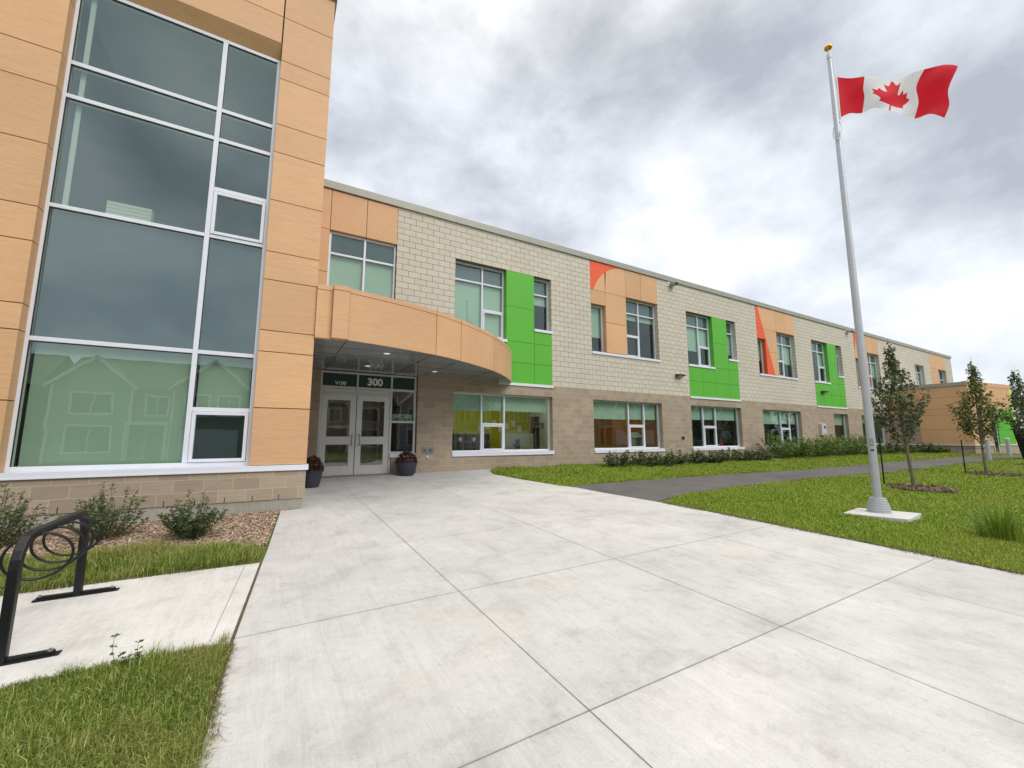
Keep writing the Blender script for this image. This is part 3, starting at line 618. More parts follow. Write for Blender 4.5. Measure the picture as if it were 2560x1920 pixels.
# ---- windows: frame (part) > pane, blind, vent_sash, sill (sub-parts)
def window(x0, x1, z0, z1, vs=(), hs=(), vents=(), blinds=(), spand=(), y=REC, fw=.055, fd=.09, glassm=None, sills=None, label=None, name='window', fm=None):
    """vs: (x, zlo, zhi) mullion centres; hs: (z, xlo, xhi) transoms; vents: (x0,x1,z0,z1); blinds: (x0,x1,zbottom,ztop); spand: rects"""
    q = MB(); f2 = fw / 2; fm = fm or M_WHITE
    q.box(x0, x0 + fw, y, y + fd, z0, z1); q.box(x1 - fw, x1, y, y + fd, z0, z1)
    q.box(x0 + fw, x1 - fw, y, y + fd, z1 - fw, z1); q.box(x0 + fw, x1 - fw, y, y + fd, z0, z0 + fw)
    for x, a_, b_ in vs: q.box(x - f2, x + f2, y - .003, y + fd, max(a_, z0 + fw), min(b_, z1 - fw))
    for z, a_, b_ in hs:
        # butt transoms between mullions
        cuts = [max(a_, x0 + fw)] + sorted(v_[0] for v_ in vs if a_ < v_[0] < b_ and v_[1] <= z <= v_[2]) + [min(b_, x1 - fw)]
        for i in range(len(cuts) - 1):
            l = cuts[i] + (f2 if i else 0) ; r_ = cuts[i + 1] - (f2 if i < len(cuts) - 2 else 0)
            q.box(l, r_, y, y + fd, z - f2, z + f2)
    o = BP(q, name, fm, bevel=.004)
    if label: o['label'] = label
    q = MB(); q.quad((x0 + .01, y + .05, z0 + .01), (x1 - .01, y + .05, z0 + .01), (x1 - .01, y + .05, z1 - .01), (x0 + .01, y + .05, z1 - .01))
    q.build('pane', glassm or M_GLASSW, o)
    for a_, b_, c_, d_ in vents:
        q = MB(); t_ = .05
        q.box(a_, a_ + t_, y - .018, y + .06, c_, d_); q.box(b_ - t_, b_, y - .018, y + .06, c_, d_); q.box(a_ + t_, b_ - t_, y - .018, y + .06, d_ - t_, d_); q.box(a_ + t_, b_ - t_, y - .018, y + .06, c_, c_ + t_)
        q.build('vent_sash', fm, o, bevel=.004)
    for a_, b_, c_, d_ in blinds:
        q = MB(); q.box(a_, b_, y + .13, y + .132, c_, d_); q.box(a_, b_, y + .125, y + .137, c_ - .02, c_); q.build('roller_blind', M_BLINDF, o)
    for a_, b_, c_, d_ in spand:
        q = MB(); q.box(a_, b_, y + .08, y + .1, c_, d_); q.build('spandrel', M_TRANS if y == REC else M_SPAND, o)
    if sills: sill(sills[0], sills[1], sills[2], sills[3], parent=o)
    return o
ZT = 6.56
window(-1.975, 0.0, 5.15, 7.2, [(-.955, 5, 7.2)], [(ZT - .03, -2, 0)], blinds=[(-1.93, -.05, 5.2, 6.5)], spand=[(-1.96, -.02, 6.52, 7.18)], y=.1, fw=.06)
for n, g0 in enumerate(GRN):
    bl = {2: [(2.05, 3.98, 4.62, 6.52)], 14: [(14.05, 15.12, 5.36, 6.52), (15.18, 15.95, 5.62, 6.52)], 26: [(27.15, 27.95, 5.7, 6.52)]}[g0]
    window(g0, g0 + 2, 4.58, 7.2, [(g0 + 1.12, 4.5, 7.2)], [(ZT, g0, g0 + 2), (5.60, g0 + 1.12, g0 + 2)], [(g0 + 1.16, g0 + 1.95, 4.63, 5.56)], bl, [(g0 + .02, g0 + 1.98, ZT, 7.18)], sills=(g0, g0 + 2.03, 4.49, 4.58))
    window(g0 + 3.2, g0 + 4, 5.13, 7.2, (), [(ZT, g0 + 3.2, g0 + 4)], (), [(g0 + 3.24, g0 + 3.95, {2: 6.2, 14: 5.45, 26: 6.35}[g0], 6.52)], [(g0 + 3.22, g0 + 3.98, ZT, 7.18)], sills=(g0 + 3.2, g0 + 4.03, 5.04, 5.13))
for n, o in enumerate(ORNG):
    window(o, o + .8, 4.58, 6.6, (), (), (), [(o + .04, o + .76, {8: 5.28, 20: 5.42, 32: 6.2}[o], 6.56)], sills=(o, o + 4.03, 4.49, 4.58))
    bl = {8: [(10.05, 10.9, 6.32, 6.52), (10.98, 11.95, 6.32, 6.52)], 20: [(22.05, 22.9, 5.7, 6.52), (22.98, 23.95, 5.45, 6.52)], 32: [(34.98, 35.95, 5.5, 6.52)]}[o]
    window(o + 2, o + 4, 4.58, 7.2, [(o + 2.94, 4.5, 7.2)], [(ZT, o + 2, o + 4), (5.56, o + 2, o + 2.94)], [(o + 2.05, o + 2.90, 4.63, 5.52)], bl, [(o + 2.02, o + 3.98, ZT, 7.18)])
window(37.9, 39.8, 5.2, 7.15, [(38.9, 5, 7.2)], [(ZT, 37.9, 39.8)], sills=(37.9, 39.83, 5.12, 5.2))
window(43, 45, 5.2, 7.15, [(44, 5, 7.2)], [(ZT, 43, 45)], blinds=[(43.05, 44.9, 5.4, 6.5)], sills=(43, 45.03, 5.12, 5.2))
window(48.5, 50.5, 5.2, 7.15, [(49.5, 5, 7.2)], [(6.3, 48.5, 50.5)])
gspec = {2: ((3.14, 4.03), 1.55, 2.02), 8: ((10.12, 11.06), 1.6, 1.86), 14: ((15.14, 16.12), 1.62, 1.95), 20: ((22.12, 23.06), 1.6, 1.85), 28: ((), 0, 1.9), 32: ((33.3, 34.3), 1.55, 2.1)}
for a_, b_ in zip(GW, GWE):
    ms, hz_, bz = gspec[a_]
    bl = []
    ed = [a_] + list(ms) + [b_]
    for l, r_ in zip(ed[:-1], ed[1:]):
        bl.append((l + .05, r_ - (.10 if r_ == b_ else .03), bz + (.02 if l != a_ else 0), 2.56))
    if a_ == 32: bl = bl[:1]
    window(a_, b_, .6, 2.6, [(m_, .5, 2.6) for m_ in ms], [(hz_, ms[0], ms[1])] if ms else (), [(ms[0] + .035, ms[1] - .035, .65, hz_ - .04)] if ms else (), bl, sills=(a_, b_ + .04, .485, .6))
# tower curtain wall
YF = -3.85; fm = .072
q = MB(); d = .12
q.box(-6.40, -6.315, YF, YF + d, .6, 8.70); q.box(-3.455, -3.385, YF, YF + d, .6, 8.70); q.box(-6.315, -3.455, YF, YF + d, 8.62, 8.7); q.box(-6.315, -3.455, YF, YF + d, .6, .67)
q.box(-4.355, -4.28, YF - .004, YF + d, .67, 8.62)
for z0, z1 in ((7.17, 7.24), (6.572, 6.642), (4.68, 4.745), (2.54, 2.61)):
    q.box(-6.315, -4.355, YF, YF + d, z0, z1); q.box(-4.28, -3.455, YF, YF + d, z0, z1)
for z0, z1 in ((5.585, 5.66), (1.54, 1.61)): q.box(-4.28, -3.455, YF, YF + d, z0, z1)
TW = BP(q, 'window', M_WHITE, bevel=.005); TW['label'] = 'tall tower window of white frames with blind at the bottom and slate panes in the middle'
q = MB(); q.quad((-6.36, YF + .022, .62), (-3.42, YF + .022, .62), (-3.42, YF + .022, 8.66), (-6.36, YF + .022, 8.66)); q.build('pane', M_GLASS, TW)
for z0, z1 in ((4.75, 5.57), (.675, 1.535)):
    q = MB(); t_ = .055; a_, b_ = -4.275, -3.46
    for bx in ((a_, a_ + t_, z0, z1), (b_ - t_, b_, z0, z1), (a_ + t_, b_ - t_, z1 - t_, z1), (a_ + t_, b_ - t_, z0, z0 + t_)): q.box(bx[0], bx[1], YF - .022, YF + .06, bx[2], bx[3])
    q.build('vent_sash', M_WHITE, TW, bevel=.005)
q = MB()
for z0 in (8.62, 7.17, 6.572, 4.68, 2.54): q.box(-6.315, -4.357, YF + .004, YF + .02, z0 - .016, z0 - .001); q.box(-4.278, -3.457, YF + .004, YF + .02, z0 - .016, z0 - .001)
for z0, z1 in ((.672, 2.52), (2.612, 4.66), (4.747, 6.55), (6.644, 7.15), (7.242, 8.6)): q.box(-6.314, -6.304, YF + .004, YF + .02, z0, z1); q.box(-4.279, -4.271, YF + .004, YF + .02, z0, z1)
q.build('gasket_shadow_line', M_RUBBER, TW)  # dark seal strips that also paint in the shadow line along the frames
q = MB(); q.box(-6.31, -4.36, YF + .09, YF + .11, 2.6, 4.69); q.box(-4.28, -3.46, YF + .09, YF + .11, 2.6, 4.69); q.build('spandrel', M_SPAND, TW)
q = MB(); q.box(-6.29, -4.36, YF + .17, YF + .173, .62, 2.56); q.box(-4.26, -3.48, YF + .2, YF + .203, 1.6, 2.54); q.build('roller_blind', mat('green_grey_blind', lin(176, 186, 170), .9, 0, .03, 1.5), TW)
# sloping head of the tower opening
q = MB(); q.quad((-6.357, YT + .002, 8.905), (-3.40, YT + .002, 8.905), (-3.40, YF + .02, 8.66), (-6.357, YF + .02, 8.66)); BP(q, 'head_soffit', M_WOOD)
# louvre seen through the second-floor glass
q = MB()
for k in range(5): q.box(-5.705, -5.13, YF + .12, YF + .15, 4.72 + k * .062, 4.775 + k * .062)
q.box(-5.705, -5.13, YF + .151, YF + .3, 4.7, 5.028)
BP(q, 'radiator_cover', M_INTW)

# ---- interiors seen through the glass
def room(x0, x1, y0, y1, z0, z1, back, side, floor=M_INTF, ceil=M_INTW, name='classroom', lights=()):
    q = MB()
    q.quad((x0, y1, z0), (x1, y1, z0), (x1, y1, z1), (x0, y1, z1), mi=0)
    q.quad((x0, y0, z0), (x0, y1, z0), (x0, y1, z1), (x0, y0, z1), mi=1); q.quad((x1, y0, z0), (x1, y1, z0), (x1, y1, z1), (x1, y0, z1), mi=1)
    q.quad((x0, y0, z0), (x1, y0, z0), (x1, y1, z0), (x0, y1, z0), mi=2); q.quad((x0, y0, z1), (x1, y0, z1), (x1, y1, z1), (x0, y1, z1), mi=3)
    o = BP(q, name, [back, side, floor, ceil])
    if lights:
        q = MB()
        for lx, ly, lw, ll in lights: q.box(lx - lw / 2, lx + lw / 2, ly - ll / 2, ly + ll / 2, z1 - .05, z1 - .02)
        q.build('ceiling_light', M_LAMP, o)
    return o
room(1.6, 7.6, .34, 4.2, .02, 2.85, M_INTY, M_INTW, lights=[(2.6, 2.4, 1.2, .25), (4.6, 2.4, 1.2, .25), (6.6, 2.4, 1.2, .25)])
room(7.7, 12.9, .34, 6.0, .02, 2.85, M_INTO, M_INTO, lights=[(8.8, 2.2, 1.2, .25), (11.4, 3, 1.2, .25), (10, 4.4, 1.2, .25)])
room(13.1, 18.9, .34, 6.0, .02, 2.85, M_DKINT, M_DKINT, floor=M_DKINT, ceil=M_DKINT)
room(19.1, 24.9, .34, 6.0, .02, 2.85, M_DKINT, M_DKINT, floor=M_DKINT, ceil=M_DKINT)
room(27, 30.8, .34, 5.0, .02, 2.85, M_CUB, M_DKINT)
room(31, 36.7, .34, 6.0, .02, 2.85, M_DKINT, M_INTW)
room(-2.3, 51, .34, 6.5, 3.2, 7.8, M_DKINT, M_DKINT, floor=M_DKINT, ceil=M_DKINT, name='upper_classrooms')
q = MB()
for x in (1.0, 7.2, 13, 19, 25, 31, 37, 42, 46): q.box(x - .05, x + .05, .36, 6.4, 3.25, 7.7)
BP(q, 'partition_wall', M_DKINT)
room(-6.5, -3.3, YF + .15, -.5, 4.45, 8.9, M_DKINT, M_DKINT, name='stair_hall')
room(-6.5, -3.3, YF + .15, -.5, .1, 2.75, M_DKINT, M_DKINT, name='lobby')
q = MB(); q.box(-6.225, -6.16, YF + .13, YF + .15, 4.75, 8.6); BP(q, 'hall_column', M_ALU)
room(-2.3, 1.3, .36, 9.0, .0, 2.9, M_INTW, M_CUB, floor=M_INTF, name='entrance_corridor', lights=[(-1.5, 4.0, .9, .12), (-.4, 4.2, .6, .12), (-1.45, 5.6, .9, .12), (-1.6, 7.5, .5, .12), (.4, 3, .4, .1)])
q = MB()
for x in (-1.95, -1.35, -1.0, -.35, .2, .9): q.box(x - .035, x + .035, 2.6, 2.66, 0, 2.6)
q.box(-2.2, 1.2, 2.6, 2.66, 2.15, 2.22); q.box(-2.2, 1.2, 2.6, 2.66, 0, .12)
BP(q, 'vestibule_screen', M_ALU)
# furniture in the yellow classroom
t = thing('cubby_shelf', (3.4, 3.9, .02), 'dark cubby shelf along the yellow-green classroom wall behind the first ground window', 'shelf')
q = MB(); q.box(1.8, 5.2, 4.0, 4.15, .02, 1.24); q.build('back', M_CUB, t)
q = MB(); q.box(1.8, 5.2, 3.6, 4.0, 1.21, 1.25); q.box(1.8, 5.2, 3.6, 4.0, .88, .91); q.build('shelf_board', M_CUBE, t)
q = MB()
for k in range(12): q.box(1.8 + k * .31 - .012, 1.8 + k * .31 + .012, 3.6, 4.0, .03, 1.21)
q.build('divider', M_CUBE, t)
q = MB()
for k in (0, 1, 3, 6, 8): q.box(1.9 + k * .31, 2.02 + k * .31, 3.61, 3.8, .93, 1.08)
q.build('name_card', M_PAPER, t)
t = thing('notice_board', (6.2, 3.2, .15), 'pale board behind a blue toy in the right pane of the first ground window', 'board')
q = MB(); q.box(5.7, 7.2, 3.2, 3.24, .15, 1.25); q.build('panel', M_INTW, t)
q = MB(); q.lathe([(.02, .45), (.1, .5), (.13, .62), (.09, .72), (.1, .8), (.07, .9), (.02, .93)], (5.95, 2.5, .1), 14); q.box(5.75, 5.9, 2.45, 2.55, .72, .8); q.build('toy', M_BLUE, t)
t = thing('classroom_table', (5.2, 2.3, .02), 'low pale classroom table inside the first ground window', 'table', 'classroom tables behind the ground windows')
q = MB(); q.box(4.4, 6.0, 1.9, 2.6, .56, .6); q.build('table_top', M_INTW, t)
for x, y in ((4.45, 1.95), (5.95, 1.95), (4.45, 2.55), (5.95, 2.55)):
    q = MB(); q.tube([(x, y, .02), (x, y, .56)], .02, 8); q.build('leg', M_ALU, t)
for i, (x, y, lb) in enumerate(((9.9, 2.6, 'low classroom table inside the orange-lit second ground window'), (15.6, 2.4, 'low classroom table in the dark room behind the third ground window'), (21.6, 2.4, 'low classroom table in the dark room behind the fourth ground window'))): copy_tree(t, (x, y, .02), lb)
def poster(x, y, z, w_, h_, m, nx_=0):
    q = MB(); q.box(x, x + w_, y - .012, y, z, z + h_) if not nx_ else q.box(x - .012, x, y, y + w_, z, z + h_); BP(q, 'wall_display', m)
for i in range(7): poster(4.9 + i * .34, 4.19, 1.35 + .12 * ((i * 7) % 3), .22, .28, M_PAPER)
for i in range(6): poster(7.59, .9 + i * .5, 1.2 + .15 * ((i * 5) % 3), .3, .24, (M_PAPER, M_TRANS, M_INTO)[i % 3], 1)
for i in range(6): poster(9.2 + i * .55, 5.99, 1.3 + .1 * (i % 2), .35, .3, (M_PAPER, M_INTY, M_PAPER)[i % 3])
for i in range(6): poster(14.4 + i * .7, 5.99, 1.2, .4, .4, (M_PAPER, M_RED, M_BLUE)[i % 3])
poster(7.59, 3.3, .05, .7, 2.0, M_CUB, 1)
t = thing('display_cabinet', (8.6, 1.3, .02), 'pale glazed cabinet at the left of the orange classroom window', 'cabinet')
q = MB(); q.box(8.45, 9.0, 1.2, 1.5, .05, 1.15); q.build('case', M_INTW, t); q = MB(); q.box(8.5, 8.95, 1.19, 1.2, .15, 1.1); q.build('door', M_TRANS, t)
t = thing('play_house', (11.7, 1.3, .02), 'small white play house in the right pane of the orange classroom window', 'toy house')
q = MB()
for x in (11.45, 11.95): q.box(x - .02, x + .02, 1.2, 1.6, .05, 1.1)
q.box(11.45, 11.95, 1.58, 1.6, .05, 1.1); q.build('wall', M_INTW, t)
q = MB(); q.prism([(11.38, 1.15, 1.08), (12.02, 1.15, 1.08), (11.7, 1.15, 1.32)], (0, .5, 0)); q.build('roof', M_PAPER, t)
t = thing('plant_pot', (17.2, .7, .62), 'green and red toy plants on the sill of the third ground window', 'plant')
q = MB(); q.lathe([(.06, 0), (.09, .16), (.08, .17)], (17.0, .75, .55), 12); q.build('pot', M_LIME, t)
q = MB(); q.prism([(17.1, .72, .6), (17.5, .72, .6), (17.2, .72, 1.15)], (0, .05, 0)); q.build('red_cloth', M_RED, t)

# ---- entrance: frames, doors, transom signs
YD = .10
q = MB()
q.box(-1.975, -1.925, YD, YD + .1, 0, 3.0); q.box(.735, .80, YD, YD + .1, 0, 3.0); q.box(-1.925, .735, YD, YD + .1, 2.94, 3.0)
q.box(-1.0, -.95, YD - .003, YD + .1, 2.33, 2.94); q.box(.0, .055, YD - .003, YD + .1, 0, 2.94)
q.box(-1.925, -1.0, YD, YD + .1, 2.50, 2.57); q.box(-.95, 0, YD, YD + .1, 2.50, 2.57); q.box(.055, .735, YD, YD + .1, 2.50, 2.57)
q.box(-1.925, -1.0, YD, YD + .1, 2.33, 2.375); q.box(-.95, 0, YD, YD + .1, 2.33, 2.375)
q.box(-1.90, -1.02, YD + .012, YD + .09, 2.39, 2.485); q.box(-.93, -.02, YD + .012, YD + .09, 2.39, 2.485)
q.box(-1.925, 0, YD + .03, YD + .05, 2.375, 2.50)
q.box(.055, .735, YD, YD + .1, 1.53, 1.59); q.box(.055, .735, YD, YD + .1, .60, .66)
DF = BP(q, 'entrance_frame', M_ALU, bevel=.004)
q = MB(); q.box(-1.925, -1.0, YD + .04, YD + .06, 2.57, 2.94); q.box(-.95, 0, YD + .04, YD + .06, 2.57, 2.94); q.box(.055, .735, YD + .04, YD + .06, 2.57, 2.94); q.build('transom_film', M_SIGNB, DF)
q = MB(); q.quad((.055, YD + .05, .66), (.735, YD + .05, .66), (.735, YD + .05, 2.5), (.055, YD + .05, 2.5)); q.build('sidelight_pane', M_GLASSD, DF)
sill(.03, .84, .5, .6, y=.03, d=.12, parent=DF)
def text(body, size, x, y, z, m, parent, name='lettering', off=.0, sx_=1.0, align='CENTER'):
    cu = bpy.data.curves.new('t', 'FONT'); cu.body = body; cu.size = size; cu.extrude = .002; cu.align_x = align; cu.align_y = 'CENTER'; cu.offset = off
    to = bpy.data.objects.new('t', cu); COL.objects.link(to); bpy.context.view_layer.update()
    me = bpy.data.meshes.new_from_object(to.evaluated_get(bpy.context.evaluated_depsgraph_get())); bpy.data.objects.remove(to)
    for v_ in me.vertices:
        a_, b_, c_ = v_.co; v_.co = (a_ * sx_ + x, y - c_, b_ + z)
    me.materials.clear(); me.materials.append(m)
    o = bpy.data.objects.new(name, me); COL.objects.link(o); o.parent = parent; ORG[o.name] = ORG[parent.name]; return o
text('V100', .145, -1.44, YD + .037, 2.655, M_LETTER, DF, off=.003, sx_=1.0)
text('300', .30, -.47, YD + .037, 2.735, M_LETTER, DF, off=.012, sx_=1.0)
q = MB(); q.box(.09, .70, YD + .058, YD + .062, 1.60, 1.80); q.build('address_plate', mat('plate_white', lin(205, 225, 215), .6), DF)
q = MB(); q.box(.06, .73, YD + .063, YD + .066, 1.595, 1.85); q.build('address_backing', mat('plate_teal', lin(26, 66, 84), .5), DF)
M_TXT = mat('dark_letter', lin(16, 26, 34), .6)
text('300', .085, .39, YD + .0565, 1.735, M_TXT, DF, off=.003); text('SWEETVALLEY', .082, .40, YD + .0565, 1.645, M_TXT, DF, off=.003, sx_=.95)
for x0, x1, hs_ in ((-1.918, -.985, 1), (-.965, -.006, -1)):
    q = MB(); y0, y1 = YD + .02, YD + .065
    q.box(x0, x0 + .16, y0, y1, .02, 2.325); q.box(x1 - .16, x1, y0, y1, .02, 2.325)
    for z0, z1 in ((.02, .28), (.885, 1.115), (2.165, 2.325)): q.box(x0 + .16, x1 - .16, y0, y1, z0, z1)
    dr = BP(q, 'door', M_ALU, bevel=.003)
    q = MB(); q.quad((x0 + .15, YD + .045, .27), (x1 - .15, YD + .045, .27), (x1 - .15, YD + .045, 2.18), (x0 + .15, YD + .045, 2.18)); q.build('door_pane', M_GLASSD, dr)
    hx = x1 - .075 if hs_ == 1 else x0 + .085
    q = MB(); q.tube([(hx, y0, .86), (hx, y0 - .07, .86), (hx - .02 * hs_, y0 - .09, .88), (hx - .02 * hs_, y0 - .09, 1.15), (hx, y0 - .07, 1.17), (hx, y0, 1.17)], .013, 8); q.build('handle', M_STEEL, dr, smooth=True)
    if hs_ == -1:
        q = MB(); q.box(x0 + .015, x0 + .06, y0 - .02, y0, .92, 1.10); q.lathe([(.015, 0), (.015, .03)], (x0 + .037, y0 - .02, .99), 10); q.build('lock', M_WHITE, dr, bevel=.006)
q = MB(); q.box(-1.96, .0, .05, .25, -.02, .015); BP(q, 'threshold', M_STEEL)

# ---- canopy
CV = [(-1.9, -4.16), (-.984, -3.95), (.12, -3.6), (.915, -3.2), (1.65, -2.73), (2.38, -2.18), (3.0, -1.6), (3.5, -1.03), (3.9, -.52), (4.1, -.2), (4.16, 0.0)]
def crom(P, n=7):
    o = []
    for i in range(len(P) - 1):
        p0 = P[max(i - 1, 0)]; p1 = P[i]; p2 = P[i + 1]; p3 = P[min(i + 2, len(P) - 1)]
        for k in range(n):
            t = k / n; o.append(tuple(.5 * (2 * p1[a_] + (p2[a_] - p0[a_]) * t + (2 * p0[a_] - 5 * p1[a_] + 4 * p2[a_] - p3[a_]) * t * t + (3 * p1[a_] - p0[a_] - 3 * p2[a_] + p3[a_]) * t ** 3) for a_ in range(2)))
    o.append(P[-1]); return o
CC = crom(CV)
CAN = thing('c', (0, 0, 0), None, None); CAN.name = 'canopy'; CAN.parent = B; ORG['canopy'] = (Vector((0, 0, 0)), 0)
def fascia(mb, pts, z0, z1, th=.04):
    for (x0, y0), (x1, y1) in zip(pts[:-1], pts[1:]):
        mb.quad((x0, y0, z0), (x1, y1, z0), (x1, y1, z1), (x0, y0, z1))
    n = []
    for i, (x, y) in enumerate(pts):
        a_ = pts[max(i - 1, 0)]; b_ = pts[min(i + 1, len(pts) - 1)]; dx, dy = b_[0] - a_[0], b_[1] - a_[1]; l = math.hypot(dx, dy); n.append((x - dy / l * th, y + dx / l * th))
    for i in range(len(pts) - 1):
        mb.quad((*n[i], z0), (*n[i + 1], z0), (*pts[i + 1], z0), (*pts[i], z0)); mb.quad((*pts[i], z1), (*pts[i + 1], z1), (*n[i + 1], z1), (*n[i], z1)); mb.quad((*n[i + 1], z0), (*n[i], z0), (*n[i], z1), (*n[i + 1], z1))
    mb.quad((*pts[0], z0), (*pts[0], z1), (*n[0], z1), (*n[0], z0)); mb.quad((*pts[-1], z0), (*n[-1], z0), (*n[-1], z1), (*pts[-1], z1))
def seg(x0, x1):
    s = [q_ for q_ in CC if x0 + .01 < q_[0] < x1 - .01]
    def at(x):
        for a_, b_ in zip(CC[:-1], CC[1:]):
            if a_[0] <= x <= b_[0] and b_[0] > a_[0]: t = (x - a_[0]) / (b_[0] - a_[0]); return (x, a_[1] + (b_[1] - a_[1]) * t)
        return CC[-1]
    return [at(x0 + .008)] + s + [at(x1 - .008) if x1 < 4.15 else CC[-1]]
for a_, b_ in ((-1.9, .12), (.12, .915), (.915, 2.38), (2.38, 4.16)):
    q = MB(); s_ = seg(a_, b_); fascia(q, s_, 3.0, 3.955); fascia(q, [(x, y - .004) for x, y in s_], 3.965, 4.06, .12); q.build('fascia_panel', M_WOOD, CAN)
q = MB(); q.box(-2.2, -1.906, -4.235, -4.06, 3.0, 3.955); q.box(-2.2, -1.906, -4.24, -4.06, 3.965, 4.06); q.build('fascia_panel', M_WOOD, CAN)
q = MB(); q.box(XT + .004, -2.204, YT - .06, YT + .1, 3.0, 3.955); q.box(XT + .004, -2.204, YT - .064, YT + .1, 3.965, 4.06); q.build('fascia_panel', M_WOOD, CAN)
# soffit, split in panels by thin dark seams
poly = [(XT + .01, -4.08), (-2.2, -4.08), (-2.2, -4.2), (-1.9, -4.13)] + [(x - .03, y + .03) for x, y in CC[1:]] + [(3.9, .0), (XT + .01, 0)]
q = MB(); q.f.append(tuple(range(len(poly)))); q.v = [(x, y, 3.012) for x, y in poly]; q.m.append(0)
q.quad(*[(x, y, 4.0) for x, y in ((XT + .01, -4.0), (-1.9, -4.0), (.9, -3.1), (2.4, -2.1), (3.8, -.5), (4.05, 0), (XT + .01, 0))])
q.build('soffit', M_SOFFIT, CAN)
q = MB()
for x, y0 in ((-1.9, -4.15), (.06, -3.58), (.915, -3.15), (2.38, -2.13)): q.box(x - .007, x + .007, y0 + .04, -.02, 3.008, 3.013)
q.build('soffit_seam', M_GAP, CAN)
q = MB()
for y, x1 in ((-3.3, .6), (-2.5, 1.8), (-1.7, 2.8), (-.9, 3.5)): q.box(XT + .02, x1, y - .003, y + .003, 3.009, 3.0125)
q.build('soffit_seam', M_SOFFIT if False else M_RUBBER, CAN)
for x, y in ((-.905, -3.17), (.94, -1.18), (-.957, -1.2), (.9, -2.5)):
    if (x, y) == (.9, -2.5): continue
    q = MB(); q.lathe([(.085, 0), (.085, .012), (.07, .012)], (x, y, 3.0), 24); dl = q.build('downlight', M_WHITE, CAN)
    q = MB(); q.lathe([(.06, -.0), (.06, .002)], (x, y, 2.998), 20); q.build('lens', M_DOWN, dl)
# fire hose connection beside the door
q = MB(); q.box(1.0, 1.385, -.02, 0, .58, .81); FC = BP(q, 'hose_connection', M_STEEL, bevel=.004)
for x in (1.1, 1.28):
    q = MB()
    for k in range(2): q.tube([(x, -.02, .69), (x, -.06 - .0, .69)], .05 - .01 * k, 14)
    q.tube([(x, -.06, .69), (x, -.085, .69)], .032, 6); q.build('cap', M_STEEL, FC)
q = MB(); q.box(1.14, 1.22, -.012, 0, .45, .52); q.tube([(1.18, -.01, .485), (1.18, -.06, .475), (1.18, -.08, .44)], .016, 8); q.build('drain_spout', M_WHITE, FC)
q = MB(); q.box(13.22, 13.42, -.02, 0, .99, 1.13); BP(q, 'vent_grille', M_SPAND, bevel=.004)
q = MB(); q.box(26.0, 26.55, -.16, 0, 1.2, 1.9); mt = BP(q, 'meter_box', M_ALU, bevel=.01)
q = MB(); q.box(26.25, 26.45, -.165, -.159, 1.62, 1.78); q.build('meter_dial', M_RUBBER, mt)

# ---- annex at the far end: side wall facing the entrance and an angled front
AX = 36.8; th_a = math.atan2(-.8, 6.2); ca, sa_ = math.cos(th_a), math.sin(th_a)
A0 = (36.8, -4.15)
def aq(mb, s0, s1, z0, z1, off=0, th=.15, mi=0):
    n = (sa_, -ca)   # outward normal of the angled front
    pts = [(A0[0] + ca * s + n[0] * off, A0[1] + sa_ * s + n[1] * off) for s in (s0, s1)]
    bk = [(x - n[0] * th, y - n[1] * th) for x, y in pts]
    mb.prism([(*pts[0], z0), (*pts[1], z0), (*pts[1], z1), (*pts[0], z1)], (bk[0][0] - pts[0][0], bk[0][1] - pts[0][1], 0), mi=mi)
q = MB(); q.box(AX + .04, AX + 1, -4.0, -.02, -.3, .53); aq(q, .05, 6.3, -.3, .53, -.04, 1.0); q.box(AX + .04, 43, -4.0, 0, .5, .52); BP(q, 'annex_plinth', M_BROWN)
q = MB(); q.box(AX + .05, AX + .4, -4.0, -.02, .55, 4.5); aq(q, .06, 6.3, .55, 4.5, -.05, .4); BP(q, 'annex_core', M_GAP)
zs = [.6, 1.6, 2.6, 3.02, 3.8, 4.54]
for a_, b_ in zip(zs[:-1], zs[1:]):
    q = MB(); q.box(AX, AX + .04, -4.13, -1.58 if b_ < 2.7 else -.02, a_ + .006, b_ - .006); BP(q, 'tan_panel', M_WOOD)
    q = MB(); aq(q, 0.0, .95, a_ + .006, b_ - .006); BP(q, 'tan_panel', M_WOOD); q = MB(); aq(q, 1.5, 2.5, a_ + .006, b_ - .006) if b_ < 3.3 else aq(q, 1.0, 6.3, a_ + .006, b_ - .006); BP(q, 'tan_panel', M_WOOD)
q = MB(); q.box(AX - .04, AX + .04, -4.17, 0, .53, .6); aq(q, 0, 2.5, .53, .6, .04, .1); aq(q, 3.35, 6.35, .53, .6, .04, .1); BP(q, 'flashing', M_WHITE)
q = MB(); q.box(AX - .06, AX + .25, -4.05, -.06, 4.54, 4.78); q.box(AX + .25, 44, -3.9, -.06, 4.5, 4.6); BP(q, 'annex_coping', M_COPING)
q = MB(); aq(q, 0, 6.35, 4.54, 4.82, .02, .3); BP(q, 'annex_fascia', M_WOOD)
q = MB(); aq(q, 3.5, 4.6, .61, 1.6, .005); aq(q, 4.61, 5.85, .61, 1.6, .005); aq(q, 3.5, 5.85, 1.61, 3.0, .005); BP(q, 'green_panel', M_GREEN)
q = MB(); aq(q, 5.87, 6.35, .61, 4.5, .01); BP(q, 'lime_panel', M_LIME)
q = MB(); aq(q, 2.55, 2.62, .0, 3.0, .02, .08); aq(q, 3.2, 3.27, .0, 3.0, .02, .08); aq(q, 2.62, 3.2, 2.2, 2.27, .02, .08); aq(q, 2.62, 3.2, 2.93, 3.0, .02, .08); ad = BP(q, 'annex_door_frame', M_ALU)
q = MB(); aq(q, 2.62, 3.2, 0, 2.95, .0, .01); q.build('annex_door_pane', M_GLASSD, ad)
q = MB(); aq(q, 2.2, 2.32, 1.0, 1.16, .1, .1); BP(q, 'intercom', M_WHITE)

